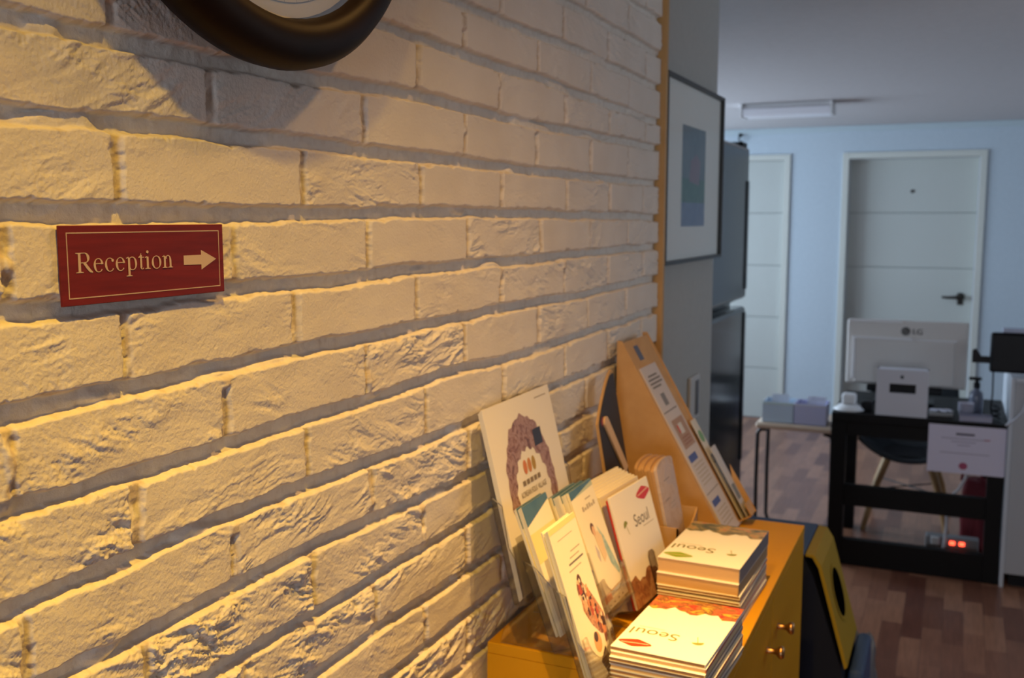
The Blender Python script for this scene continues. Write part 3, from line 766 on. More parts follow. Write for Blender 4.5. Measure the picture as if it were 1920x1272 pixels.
for yy in (1.346, 1.478):
    MB().prism([(.03, 0), (.215, 0), (.20, .020), (.135, .055), (.088, .080), (.05, .082)], ACRYL, 0, .003, frame_matrix((0, yy, CT+.0003), (1, 0, 0), (0, 0, 1), (0, -1, 0))).build('foot', rk)

# --- upright guide booklets in their own clear holder
def seoul_cover(mb, w, h, t, ink, pm, leafm, M=None):
    e = .0003
    n = 14; pts = [(0, 0), (w, 0)]+[(w-w*i/n, h*(.235+.035*math.sin(i*1.1)+.02*math.sin(i*2.7))) for i in range(n+1)]
    mb.poly(pts, pm, t+e, M)
    a = w*.80; bb = h*.885; lw, lh = w*.185, h*.062
    lf = [(a+lw*math.cos(R(q))*(1-.12*abs(math.sin(R(2*q)))), bb+lh*math.sin(R(q))*(1-.25*abs(math.sin(R(2*q))))) for q in range(0, 360, 15)]
    mb.poly(lf, leafm, t+e, M)
    mb.strip([(a-lw*.8, bb-.001), (a+lw*.75, bb+.004)], .0018, mat('logo_line', (.80, .55, .40), .5), t+2*e, M)
    mb.text('Seoul', h*.158, w*.42, h*.64, ink, t+e, M, 1.0)
    mb.rect(w*.62, h*.605, w*.90, h*.611, PALEINK, t+e, M)
    mb.ring(w*.215, h*.70, .0085, .0001, mat('icon_olive', (.22, .25, .06), .5, spec=.2), t+e, 20, 200, 14, M)
    mb.strip([(w*.215, h*.70), (w*.255, h*.615)], .0012, mat('icon_olive', (.22, .25, .06), .5, spec=.2), t+e, M)
photo_dark = photo('print_city', [(.25, (.06, .02, .015)), (.45, (.25, .10, .05)), (.6, (.42, .24, .13)), (.8, (.16, .06, .03))], 45)
photo_red = photo('print_palace', [(.25, (.10, .012, .006)), (.38, (.46, .035, .01)), (.46, (.55, .16, .04)), (.52, (.10, .035, .008)), (.60, (.62, .36, .03)), (.8, (.75, .52, .10))], 30, (1, 2.4, 1))
photo_grn = photo('print_garden', [(.25, (.03, .035, .02)), (.45, (.14, .14, .07)), (.55, (.45, .32, .10)), (.66, (.45, .10, .05)), (.85, (.62, .45, .15))], 26, (1, 2.2, 1))
GH, GW = .188, .163
purple = mat('cover_purple', (.26, .20, .30), .4); redc = mat('cover_red', (.50, .05, .04), .4)
cvr = [PAPER, redc, purple, CREAM, CREAM, CREAM, CREAM, CREAM, CREAM, CREAM]
off = 0.
def turned(deg, yaw):
    w_, u_, n_ = lean_axes(deg); q = Matrix.Rotation(R(-yaw), 3, 'Z')
    return tuple(q @ Vector(w_)), tuple(q @ Vector(u_)), tuple(q @ Vector(n_))
wv, up, nn = turned(16.5, 5.3)
elab = ['upright city guide booklet with red leaf logo, foremost in its clear holder', 'upright red-edged booklet right behind the front city guide', 'upright purple-edged booklet, third from the front of the city guides']
for i, c in enumerate(cvr):
    t = (.004, .003, .009, .005, .005, .005, .005, .005, .005, .005)[i]
    hh = GH+(.0, -.004, -.012, .004, .007, .010, .014, .018, .022, .026)[i]
    mb = MB(); mb.box(0, GW, 0, hh, 0, t, c, .0004, 1)
    if i in (1, 2): mb.box(-.0016, GW*.4, 0, hh-.001, .0005, t-.0005, c)
    if i == 0: seoul_cover(mb, GW, hh, t, GREYINK, photo_dark, REDINK)
    p = Vector((.149, 1.510, 1.1455))-Vector(nn)*off+Vector(up)*(hh-GH)
    lb = elab[i] if i < 3 else 'cream upright booklet, %s from the front of the city guides' % ORD[i]
    tag(mb.build('guide_booklet', None, frame_matrix(p-Vector(up)*hh-Vector(nn)*t, wv, up, nn)), lb, 'booklet', 'upright guide booklets')
    off += t+.0003
eh = thing('booklet_holder', (.16, 1.605, CT), 'clear acrylic holder around the upright city guide booklets', 'holder')
EB = Vector((.149, 1.510, 1.1455))-Vector(up)*(GH+.0008)
Me = frame_matrix(EB, wv, up, nn)
MB().box(-.004, GW+.004, 0, .13, -off-.0035, -off-.001, ACRYL, .0005, 1, Me).build('back_panel', eh)
MB().box(-.004, GW+.004, -.002, -.0002, -off-.001, .004, ACRYL, .0005, 1, Me).build('shelf', eh)
MB().prism([(.085, 0), (.110, 0), (.110, .066), (.104, .073), (.091, .073), (.085, .066)], ACRYL, .0012, .0036, Me, ACEDGE).build('front_strip', eh)
for xx in (-.005, GW+.003): MB().box(xx, xx+.002, 0, .05, -off-.001, .0035, ACRYL, .0004, 1, Me).build('side_panel', eh)

# --- kraft box with folded leaflets
bx = thing('leaflet_box', (.16, 1.79, CT), 'tan card box with a scooped front holding rolled-top leaflets', 'box')
bx0, bx1, by0, by1, bh = .112, .213, 1.712, 1.862, .098
box = MB(); z0 = CT+.0004
box.box(bx0, bx1, by0, by0+.003, z0, z0+bh, KRAFT).box(bx0, bx1, by1-.003, by1, z0, z0+bh, KRAFT).box(bx0, bx0+.003, by0, by1, z0, z0+bh, KRAFT).box(bx0, bx1, by0, by1, z0, z0+.003, KRAFT)
box.build('body', bx)
n = 16; w_ = by1-by0
pts = [(0, 0), (w_, 0)]+[(w_-w_*i/n, bh*(.74+.26*(2*i/n-1)**2)) for i in range(n+1)]
MB().prism(pts, KRAFT, 0, .003, frame_matrix((bx1-.003, by0, z0), (0, 1, 0), (0, 0, 1), (1, 0, 0))).build('front_panel', bx)
tan = mat('leaflet_tan', (.52, .32, .16), .6)
fold_face = photo('print_fold', [(.35, (.50, .36, .28)), (.5, (.62, .50, .44)), (.62, (.52, .44, .44)), (.8, (.66, .58, .52))], 20)
wv, up, nn = lean_axes(12); off = 0
for i in range(7):
    t = .0056; w = .108; hh = .196-.003*(i % 2); mb = MB()
    n = 10
    pts = [(0, 0), (w, 0), (w, hh-.012)]+[(w/2+w/2*math.cos(R(a)), hh-.012+.012*math.sin(R(a))) for a in range(15, 180, 15)]+[(0, hh-.012)]
    mb.prism(pts, tan if i else fold_face, 0, t)
    if i == 0:
        bars(mb, .03, hh*.80, .07, 1, .01, GREYINK, t+.0003); bars(mb, .02, hh*.62, .05, 1, .01, GREYINK, t+.0003); bars(mb, .045, hh*.56, .08, 2, .008, PALEINK, t+.0003)
    p = Vector((.163, 1.734, 1.152))-Vector(nn)*off+Vector(up)*(off*math.tan(R(12))-.003*(i % 2))
    tag(mb.build('folded_leaflet', None, lean_matrix(p, hh, t, 12)), nth('printed folded leaflet, foremost in the tan card box', 'tan folded leaflet, %s from the front in the card box', 7)[i], 'leaflet', 'folded leaflets in the tan card box')
    off += t+.0004

# --- black board with tan edge and a wooden stick
bb = thing('black_board', (.07, 1.81, CT), 'black curved-top board with tan edge leaning on the bricks', 'board')
wv, up, nn = lean_axes(10)
BH = .36
Mb = frame_matrix(Vector((.0895, 1.745, CT+.0008)), wv, up, nn)
prof = [(0, 0), (.128, 0), (.128, BH-.004), (.122, BH)]+[(.122-.122*q/8, BH-.088*(q/8)**1.35) for q in range(1, 9)]
edge = mat('tan_edge', (.52, .33, .15), .6)
MB().prism(prof, edge, 0, .005, Mb).build('back', bb)
ins = [(max(.004, min(.1275, x)), min(y, BH-.003)-(.004 if y > .25 else 0)) for x, y in prof]
MB().prism(ins, mat('board_black', (.018, .014, .014), .5), .005, .0062, Mb).build('face', bb)
sk = [(-.011, 0), (.011, 0), (.0115, .13)]+[(.0115*math.cos(R(a)), .13+.0115*math.sin(R(a))) for a in range(15, 180, 15)]+[(-.0115, .13)]
Ms = Mb @ Matrix.Translation((.1085, .160, .0066)) @ Matrix.Rotation(R(33), 4, 'Z')
MB().prism(sk, mat('stick_wood', (.72, .50, .30), .55), 0, .004, Ms).build('stick', bb)
MB().poly([(-.0110, .132), (.0100, .132), (.0075, .1435), (-.0075, .1435)], mat('maroon_tip', (.25, .03, .05), .5), -.0001, Ms @ Matrix.Translation((-.009, .004, 0))).build('tip', bb)

# --- kraft wedge display with an information sheet
wd = thing('wedge_display', (.13, 2.04, CT), 'tan wedge-shaped display stand with a printed sheet on its slope', 'display stand')
wz = CT+.0006; WY0, WY1 = 1.952, 2.138
Wp0 = Vector((.020, 0, 1.348)); Wp1 = Vector((.256, 0, wz))
tri = [(.016, wz), (.256, wz), (.026, 1.348), (.016, 1.348)]
side = MB().prism(tri, KRAFT, 0, .004, frame_matrix((0, WY0+.004, 0), (1, 0, 0), (0, 0, 1), (0, -1, 0)))
side.build('side_panel', wd)
MB().prism(tri, KRAFT, 0, .004, frame_matrix((0, WY1, 0), (1, 0, 0), (0, 0, 1), (0, -1, 0))).build('side_panel', wd)
dv = (Vector((.256, 0, wz))-Vector((.026, 0, 1.348))); L = dv.length; dn = dv.normalized(); upv = -dn
nv = Vector((0, 1, 0)); nrm = nv.cross(upv)
if nrm.x < 0: nrm = -nrm
Mw = frame_matrix(Vector((.256, WY0, wz))-nrm*.0065+upv*.004, (0, 1, 0), upv, nrm)
WW = WY1-WY0
MB().box(.004, WW-.004, 0, L-.008, 0, .004, KRAFT, 0, 1, Mw).build('sloping_panel', wd)
MB().rect(.055, L-.056, .085, L-.022, mat('sticker_blue', (.10, .12, .20), .5), .0044, Mw).build('sticker', wd)
sh = MB(); shw, shl = .112, L-.075
sm = mat('sheet_lilac', (.56, .54, .58), .6)
Msh = Mw @ Matrix.Translation((.018, .004, .0042))
sh.box(0, shw, 0, shl, 0, .003, sm, 0, 1, Msh)
e = .0033
def sbar(x0, y0, x1, y1, m, q=0): sh.rect(shw*x0, shl*y0, shw*x1, shl*y1, m, e+q, Msh)
for i, (a, c) in enumerate(((.2, .75), (.12, .85), (.12, .88), (.15, .7))): sbar(a, .935-.022*i, c, .945-.022*i, GREYINK)
sbar(.35, .76, .60, .83, mat('sheet_grey', (.20, .20, .21), .5)); sbar(.03, .725, .9, .731, GREYINK)
sbar(.18, .505, .92, .675, mat('sheet_brown', (.38, .25, .18), .5)); sbar(.42, .585, .66, .645, mat('sheet_tag', (.6, .6, .6), .4), .0003); sbar(.35, .595, .42, .64, ORANGEINK, .0003)
for i in range(3): sbar(.3, .525+.018*i, .8, .533+.018*i, mat('sheet_rust', (.30, .14, .09), .5), .0003)
sbar(.10, .43, .62, .47, BLUEINK); sbar(.05, .245, .95, .249, GREYINK); sbar(.12, .17, .62, .205, BLUEINK)
for i in range(6): sbar(.15, .405-.022*i, .8, .411-.022*i, PALEINK)
for i in range(5): sbar(.15, .14-.022*i, .8, .146-.022*i, PALEINK)
sh.build('information_sheet', wd)

# card pocket at the far side of the slope with two leaflets in it
pk = MB(); Mp = Mw @ Matrix.Translation((.136, .006, .0042))
pk.prism([(0, 0), (.034, 0), (.030, .115), (0, .02)], KRAFT, 0, .002, Mp @ Matrix(((0, 0, 1, .042), (0, 1, 0, 0), (1, 0, 0, 0), (0, 0, 0, 1))))
pk.box(0, .044, 0, .03, .030, .032, KRAFT, 0, 1, Mp).box(0, .044, 0, .002, 0, .032, KRAFT, 0, 1, Mp)
pk.build('pocket', wd)
lg_ = MB(); lgr = mat('leaflet_grey', (.50, .52, .58), .5); q = Mp @ Matrix.Translation((.002, .0025, .020))
lg_.box(0, .038, 0, .165, 0, .0015, lgr, .0003, 1); lg_.rect(.006, .04, .03, .075, mat('leaflet_slate', (.16, .20, .24), .5), .0018)
tag(lg_.build('leaflet', None, q), 'grey leaflet in the card pocket at the far side of the wedge display', 'leaflet')
lg2 = MB(); q = Mp @ Matrix.Translation((.002, .0025, .008))
lg2.box(0, .038, 0, .235, 0, .0015, mat('leaflet_pale', (.60, .60, .57), .5), .0003, 1)
lg2.ring(.019, .195, .014, .0001, mat('leaflet_green', (.16, .36, .18), .5), .0018, n=20); lg2.ring(.019, .14, .010, .007, GREYINK, .0018, n=20)
tag(lg2.build('leaflet', None, q), 'pale leaflet with a green emblem in the pocket of the wedge display', 'leaflet')

# ------------------------------------------------------------------ booklets lying in two stacks
def flat_booklet(x0, x1, y0, y1, z, t, cover, inner, rot, lab, grp, deco=None, spine=None):
    cx, cy = (x0+x1)/2, (y0+y1)/2; w, h = x1-x0, y1-y0
    M_ = Matrix.Translation((cx, cy, z)) @ Matrix.Rotation(R(rot), 4, 'Z')
    mb = MB()
    ct = min(.0007, t*.2)
    mb.box(-w/2, w/2, -h/2, h/2, 0, ct, cover)
    mb.box(-w/2+.0005, w/2-.0012, -h/2+.0014, h/2-.001, ct, t-ct, inner)
    mb.box(-w/2, w/2, -h/2, h/2, t-ct, t, cover)
    mb.box(w/2-.0012, w/2, -h/2, h/2, ct, t-ct, spine or cover)
    if deco: seoul_cover(mb, w, h, t, deco[2], deco[0], deco[1], Matrix(((-1, 0, 0, w/2), (0, -1, 0, h/2), (0, 0, 1, 0), (0, 0, 0, 1))))
    return tag(mb.build('guide_booklet', None, M_), lab, 'booklet', grp)
inner = mat('page_edges', (.62, .42, .22), .7)
inner2 = mat('page_edges_brown', (.36, .20, .10), .7)
cov = mat('cover_cream', (.84, .83, .82), .5)
rng = random.Random(3)
sp_cols = [mat('spine_a', (.72, .68, .50), .5), mat('spine_b', (.38, .28, .16), .5), mat('spine_c', (.45, .12, .05), .5), mat('spine_d', (.20, .22, .24), .5), mat('spine_e', (.70, .60, .30), .5)]
# nearer stack
z = CT+.0004; n = 11; T = .0060
for i in range(n):
    top = i == n-1
    k = n-1-i
    dx, dy = rng.uniform(-.0012, .0012), rng.uniform(-.003, .003)
    lab = 'white city guide with orange leaf logo, topmost of the nearer stack' if top else 'thin city guide, %s from the top of the nearer stack' % ORD[k]
    flat_booklet(.243+dx, .377+dx, 1.248+dy, 1.458+dy, z, T, cov, inner2 if i % 3 else inner, -2.5+rng.uniform(-.8, .8), lab, 'city guides in the nearer stack',
                 (photo_red, ORANGEINK, mat('seoul_olive', (.17, .17, .05), .5, spec=.2)) if top else None, sp_cols[(i*3) % 5] if not top else cov)
    z += T+.0003
# farther stack: thin ones under two thick ones
z = CT+.0004
spec = [(.0050, 0)]*10+[(.0200, 1), (.0245, 2)]
n = len(spec)
for i, (T, kd) in enumerate(spec):
    k = n-1-i; dx, dy = rng.uniform(-.001, .001), rng.uniform(-.003, .003)
    lab = 'thick city guide with green leaf logo, topmost of the farther stack' if kd == 2 else ('thick city guide second from the top of the farther stack' if kd else 'thin city guide, %s from the top of the farther stack' % ORD[k])
    flat_booklet(.2235+dx, .360+dx, 1.548+dy, 1.766+dy, z, T, cov, inner if kd else inner2, -1.5+rng.uniform(-.7, .7), lab, 'city guides in the farther stack',
                 (photo_grn, GREENINK, mat('seoul_olive', (.17, .17, .05), .5, spec=.2)) if kd == 2 else None,
                 mat('spine_slate', (.20, .21, .25), .4) if kd == 2 else sp_cols[(i*2+1) % 5])
    z += T+.0003

# ------------------------------------------------------------------ recycling bin at the end of the cabinet
yb0, yb1 = 2.40, 2.66
bn = thing('recycling_bin', (.24, 2.53, 0), 'blue recycling bin with yellow hooded lid and round hole beside the cabinet', 'bin')
navy = mat('bin_navy', (.010, .013, .024), .55, spec=.15); blue = mat('bin_blue', (.045, .085, .19), .5, spec=.2); yellow = mat('bin_yellow', (.34, .235, .018), .55, spec=.15)
def xz(y): return frame_matrix((0, y, 0), (1, 0, 0), (0, 0, 1), (0, -1, 0))
body = [(.06, .004), (.46, .004), (.462, .40), (.44, .53), (.37, .745), (.345, .79), (.10, .79), (.06, .74)]
MB().prism(body, navy, 0, yb1-yb0, xz(yb1)).build('body', bn)
lidp = [(.350, .797), (.371, .795), (.388, .770), (.456, .530), (.4495, .523), (.381, .764), (.366, .7890), (.350, .7908)]
lid = MB().prism(lidp, yellow, 0, yb1-yb0-.012, xz(yb1-.006))
lo = lid.build('lid', bn)
dvec = Vector((.456-.388, 0, .530-.770)).normalized(); ln = Vector((-dvec.z, 0, dvec.x))
if ln.x < 0: ln = -ln
Mh = frame_matrix(Vector((.388, (yb0+yb1)/2, .770))+dvec*.105+ln*.0008, (0, 1, 0), -dvec, ln)
MB().lathe([(.0005, .0002), (.062, .0002)], mat('bin_hole', (.002, .002, .002), .95, spec=0.), 32, Mh).ring(0, 0, .070, .060, yellow, .0012, M=Mh).build('hole', lo)
MB().box(.10, .348, yb0+.002, yb1-.002, .7905, .800, blue, .004).build('rear_lid', bn)
MB().box(.452, .490, yb0+.06, yb1+.06, .02, .50, blue, .016, 3).build('front_pouch', bn)
# crumpled grey bag hanging at its front
b = bmesh.new(); bmesh.ops.create_icosphere(b, subdivisions=4, radius=1)
from mathutils import noise as mnoise
for v in b.verts:
    d = mnoise.fractal(v.co*1.7, 1., 2., 4)*.22+abs(mnoise.noise(v.co*5))*.12
    v.co = v.co*(1+d); v.co = Vector((.445+v.co.x*.060, 2.845+v.co.y*.075, .235+v.co.z*.205))
bag = MB().bm(b, mat('bag_grey', (.15, .16, .18), .4), True)
tag(bag.build('plastic_bag', None, None, (.445, 2.845, .0)), 'crumpled grey plastic bag on the floor behind the blue recycling bin', 'bag')

# ------------------------------------------------------------------ small table with two boxes
tb = thing('side_table', (-.03, 5.07, 0), 'small table with pale wooden top and black tube legs beside the desk', 'table')
TX0, TX1, TY0, TY1, TZ = -.222, .150, 4.89, 5.26, .602
MB().box(TX0, TX1, TY0, TY1, TZ-.03, TZ, noisy('pale_beech', (.74, .57, .42), (.80, .63, .48), 10, .5, (1, 4, 1)), .012, 3).build('tabletop', tb)
for yy in (TY0+.03, TY1-.03):
    MB().tube([(TX0+.05, yy, TZ-.037), (TX0+.03, yy, TZ-.037), (TX0+.015, yy, TZ-.045), (TX0+.008, yy, TZ-.062), (TX0+.006, yy, .3), (TX0+.008, yy, .05), (TX0+.016, yy, .022), (TX0+.034, yy, .010),
               (0, yy, .010), (TX1-.034, yy, .010), (TX1-.016, yy, .022), (TX1-.008, yy, .05), (TX1-.008, yy, .3), (TX1-.010, yy, TZ-.062), (TX1-.018, yy, TZ-.045), (TX1-.05, yy, TZ-.037)], .0095, BLACKM, 12).build('leg_loop', tb)
fa = clear('blue_tinted_plastic', (.62, .72, .86), .15)
for i, (x0, x1, lab, fill, pl) in enumerate(((-.193, -.046, 'left blue plastic box on the small table with a white card sticking up', (.66, .80, .95), .05), (-.042, .108, 'right lilac plastic box on the small table with a white card sticking up', (.64, .66, .92), .045))):
    bxo = thing('storage_box', ((x0+x1)/2, 5.0, TZ), lab, 'box', 'plastic boxes on the small table')
    t = .003; y0, y1, z0, z1 = 4.915, 5.06, TZ+.0005, TZ+.102
    q = MB(); pm_ = mat('box_plastic%d' % i, fill, .3)
    q.box(x0, x1, y0, y0+t, z0, z1, pm_).box(x0, x1, y1-t, y1, z0, z1, pm_).box(x0, x0+t, y0+t, y1-t, z0, z1, pm_).box(x1-t, x1, y0+t, y1-t, z0, z1, pm_).box(x0, x1, y0, y1, z0, z0+t, pm_)
    q.build('body', bxo)
    MB().box(x0-.002, x1+.002, y0-.002, y0+.001, z1-.012, z1+.002, mat('box_rim%d' % i, tuple(min(.9, c*1.1) for c in fill), .3), .001).build('rim', bxo)
    cx = (x0+x1)/2+(.0 if i == 0 else .02)
    tag(MB().box(cx-.042, cx+.042, 5.0, 5.006, z0+t+.001, z1+.028, mat('card_white', (.74, .76, .82), .6), .001).build('card', None, None, (cx, 5.003, z0+t)), ['white card standing in the left blue plastic box', 'white card standing in the right lilac plastic box'][i], 'card')

# ------------------------------------------------------------------ reception desk
dk = thing('desk', (.517, 5.03, 0), 'black desk with crossbars carrying the silver monitor', 'desk')
DX0, DX1, DY0, DY1, DZ = .155, .880, 4.712, 5.36, .715
MB().box(DX0, DX1, DY0, DY1, DZ-.04, DZ, BLACKW, .003).build('desktop', dk)
MB().box(DX0+.066, DX1-.05, DY0+.006, DY0+.026, .612, DZ-.04, BLACKW, .002).build('apron', dk)
for xx in (DX0, DX1-.066):
    for yy in (DY0+.001, DY1-.067):
        MB().box(xx, xx+.066, yy, yy+.066, .0, DZ-.04, BLACKW, .003).build('leg', dk)
MB().box(DX0+.066, DX1-.066, DY0+.008, DY0+.045, .282, .378, BLACKW, .002).build('crossbar', dk)
MB().box(DX0+.066, DX1-.066, DY0+.004, DY0+.050, .001, .122, BLACKW, .002).build('plinth', dk)

# notice on the desk front
no = MB(); NX0, NX1, NZ0, NZ1 = .569, .8795, .484, .6975
Mn = frame_matrix((NX0, DY0-.0012, NZ0), (1, 0, 0), (0, 0, 1), (0, -1, 0)); nw, nh = NX1-NX0, NZ1-NZ0
no.box(0, nw, 0, nh, -.0008, .0004, mat('notice_paper', (.74, .71, .86), .6), 0, 1, Mn)
no.rect(nw*.36, nh*.80, nw*.60, nh*.845, mat('notice_ink', (.10, .09, .14), .6), .0007, Mn)
li = mat('notice_grey', (.34, .32, .42), .6)
for (a, c, y) in ((.17, .78, .72), (.30, .62, .655), (.38, .55, .585), (.16, .80, .415)): no.rect(nw*a, nh*y, nw*c, nh*(y+.014), li, .0007, Mn)
no.rect(nw*.72, nh*.725, nw*.80, nh*.745, mat('notice_rose', (.45, .12, .20), .6), .0008, Mn)
no.ring(nw*.47, nh*.16, .016, .0001, mat('notice_stamp', (.42, .08, .16), .6), .0007, M=Mn, n=20, sx=1.1)
tag(no.build('notice_sign', None, None, (NX0, DY0, NZ0)), 'white printed notice with a red stamp taped to the desk front', 'notice')

# monitor seen from behind
mo = thing('monitor', (.445, 5.06, DZ), 'large silver flat monitor seen from behind on the black desk', 'monitor')
sil = mat('monitor_silver', (.68, .65, .62), .45); sil_hl = mat('monitor_highlight', (.80, .79, .80), .35)  # paler silver paints the highlight on the ridge and upper left edge
MX0, MX1, MZ0, MZ1, MYb = .176, .715, .800, 1.116, 5.045
MB().box(MX0, MX1, MYb+.012, MYb+.045, MZ0, MZ1, sil, .010, 3).build('case', mo)
hp = MB(); hp.box(MX0+.040, MX1-.055, MYb-.012, MYb+.014, MZ0+.012, MZ1-.088, sil, .008, 3); hp.build('back_cover', mo)
lp = MB()
lp.box(MX0+.036, MX0+.30, MYb-.014, MYb+.012, MZ1-.092, MZ1-.080, sil_hl, .003).box(MX0+.030, MX0+.044, MYb-.013, MYb+.012, MZ0+.03, MZ1-.080, sil_hl, .003).box(MX0+.30, MX1-.050, MYb-.010, MYb+.012, MZ1-.091, MZ1-.084, sil_hl, .002)
lp.build('ridge', mo)
MB().box(MX0+.004, MX0+.25, MYb+.010, MYb+.02, MZ1-.012, MZ1-.002, sil_hl, .003).build('edge_highlight', mo)
MB().box(MX0+.012, MX1-.012, MYb+.0455, MYb+.047, MZ0+.014, MZ1-.012, BLACKP).build('screen', mo)
lg = MB(); Ml = frame_matrix((MX0+.265, MYb+.0115, MZ1-.050), (1, 0, 0), (0, 0, 1), (0, -1, 0)); lgc = mat('logo_grey', (.085, .08, .075), .5)
lg.ring(0, 0, .0205, .0001, lgc, .0006, M=Ml, n=32)
lw_ = mat('logo_light', (.30, .29, .28), .4)
lg.ring(0, 0, .0155, .0135, lw_, .001, 100, 360, 30, Ml).rect(-.001, -.0088, .001, .0088, lw_, .001, Ml).rect(-.001, -.0088, .006, -.0068, lw_, .001, Ml).ring(-.007, .004, .0025, .0001, lw_, .001, M=Ml, n=12)
for bx_ in (0, .0009, .0018): lg.text('LG', .037, .029+bx_, -.0130, lgc, .0006+bx_*.05, Ml)
lg.build('logo', mo)
MB().box(MX0+.10, MX1-.10, MYb-.005, MYb+.05, DZ+.055, DZ+.088, BLACKP, .006).build('lower_bar', mo)
MB().box(.40, .49, MYb+.005, MYb+.035, DZ+.01, DZ+.10, BLACKP, .004).build('neck', mo)
MB().box(.31, .58, MYb-.02, MYb+.14, DZ+.0006, DZ+.014, BLACKP, .005).build('base', mo)

# white box stand with a slot and small dark logo
tx = thing('display_box', (.451, 4.75, DZ), 'white box-shaped stand with black slot and small logo on the desk front', 'stand')
BX0, BX1, BZ1 = .342, .558, DZ+.212; yb = 4.725; sx0, sx1, sz0, sz1 = .397, .508, DZ+.106, DZ+.148
tw = mat('stand_white', (.66, .67, .74), .4)
q = MB()
q.box(BX0, sx0, yb, yb+.012, DZ+.001, BZ1, tw).box(sx1, BX1, yb, yb+.012, DZ+.001, BZ1, tw).box(sx0, sx1, yb, yb+.012, DZ+.001, sz0, tw).box(sx0, sx1, yb, yb+.012, sz1, BZ1, tw)
q.box(BX0, BX0+.006, yb+.012, yb+.07, DZ+.001, BZ1, tw).box(BX1-.006, BX1, yb+.012, yb+.07, DZ+.001, BZ1, tw).box(BX0, BX1, yb+.012, yb+.07, BZ1-.006, BZ1, tw).box(BX0+.006, BX1-.006, yb+.064, yb+.07, DZ+.001, BZ1-.006, tw)
q.build('body', tx)
MB().box(sx0-.01, sx1+.01, yb+.0125, yb+.016, sz0-.01, sz1+.01, BLACKP).build('slot', tx)
ap = MB(); Ma = frame_matrix((.449, yb-.0002, DZ+.181), (1, 0, 0), (0, 0, 1), (0, -1, 0)); ai = mat('logo_dark', (.03, .04, .05), .4)
ap.poly([(0, .0052), (.004, .0062), (.0075, .004), (.0058, .001), (.0062, -.002), (.008, -.0035), (.0055, -.0085), (.0028, -.0093), (0, -.0083), (-.0028, -.0093), (-.0055, -.0085), (-.008, -.0025), (-.0075, .0028), (-.004, .0060)], ai, .0004, Ma)
ap.poly([(.0002, .0068), (.0022, .0076), (.0036, .0108), (.0012, .0095)], ai, .0004, Ma)
ap.build('logo', tx)

# things on the desk
wt = thing('dispenser', (.215, 4.80, DZ), 'white round-topped dispenser on a wide dish at the desk left', 'dispenser')
wtm = mat('china_white', (.80, .82, .84), .3)
MB().lathe([(.0005, .001), (.066, .001), (.070, .006), (.050, .022), (.034, .030)], wtm, 32, frame_matrix((.222, 4.80, DZ), (1, 0, 0), (0, 1, 0), (0, 0, 1))).build('dish', wt)
MB().box(.190, .254, 4.775, 4.825, DZ+.026, DZ+.080, wtm, .012, 3).build('top', wt)
MB().lathe([(.0005, .0), (.010, .0), (.012, .008), (.006, .018), (.0005, .02)], mat('china_white2', (.7, .72, .75), .3), 16, frame_matrix((.172, 4.78, DZ+.0005), (1, 0, 0), (0, 1, 0), (0, 0, 1))).build('stopper', wt)
tag(MB().box(.275, .325, 4.79, 4.84, DZ+.0006, DZ+.045, BLACKP, .008, 3).build('pencil_case', None, None, (.30, 4.81, DZ)), 'small black case between the white dish and the white box stand', 'case')
tag(MB().box(.565, .665, 4.80, 4.90, DZ+.0006, DZ+.016, mat('pad_grey', (.34, .34, .34), .6), .002).build('notepad', None, None, (.615, 4.85, DZ)), 'grey notepad lying right of the white box stand', 'notepad')
b_ = bmesh.new(); bmesh.ops.create_grid(b_, x_segments=16, y_segments=10, size=1)
for v in b_.verts: v.co = Vector((.612+v.co.x*.045, 4.845+v.co.y*.028, DZ+.0215+.006*mnoise.noise(v.co*2.3)))
tag(MB().bm(b_, mat('tissue', (.66, .66, .76), .7), True).build('paper_slip', None, None, (.612, 4.845, DZ+.018)), 'crumpled white paper slip on top of the grey notepad', 'paper')
sb = thing('spray_bottle', (.756, 4.90, DZ), 'clear pump bottle with black cap behind the cups', 'bottle')
MB().lathe([(.0005, .0007), (.028, .0007), (.030, .006), (.030, .085), (.026, .105), (.012, .118), (.011, .13)], mat('bottle_plastic', (.22, .25, .34), .15, 0, .6, trans=.35), 24, frame_matrix((.756, 4.90, DZ), (1, 0, 0), (0, 1, 0), (0, 0, 1))).build('body', sb)
cp_ = MB().lathe([(.014, .124), (.014, .148), (.008, .15), (.008, .165)], BLACKP, 20, frame_matrix((.756, 4.90, DZ), (1, 0, 0), (0, 1, 0), (0, 0, 1)))
cp_.box(.722, .775, 4.89, 4.91, DZ+.160, DZ+.174, BLACKP, .004); cp_.build('cap', sb)
cupm = mat('cup_white', (.62, .62, .74), .4)
cprof = [(.0005, 0), (.024, 0), (.031, .040), (.033, .040), (.033, .043), (.0305, .043), (.0235, .0015), (.0005, .0015)]
cup0 = MB().lathe(cprof, cupm, 28).build('paper_cup'); cup0.location = (.715, 4.80, DZ+.0006)
for i in range(3):
    o = cup0 if i == 0 else cup0.copy()
    if i: COL.objects.link(o)
    o.location = (.715, 4.80, DZ+.0006+.0135*i)
    tag(o, ['lowest white cup of the small stack on the desk', 'middle white cup of the small stack on the desk', 'top white cup of the small stack on the desk'][i], 'cup', 'stacked white cups')
tr = thing('desk_tray', (.76, 4.76, DZ), 'clear shallow tray at the right front of the desk', 'tray')
q = MB(); tm = mat('tray_plastic', (.36, .37, .50), .2, trans=.2)
q.box(.690, .820, 4.722, 4.765, DZ+.0006, DZ+.004, tm).box(.690, .820, 4.722, 4.725, DZ+.004, DZ+.026, tm).box(.690, .820, 4.762, 4.765, DZ+.004, DZ+.030, tm).box(.690, .693, 4.725, 4.762, DZ+.004, DZ+.028, tm).box(.817, .820, 4.725, 4.762, DZ+.004, DZ+.028, tm)
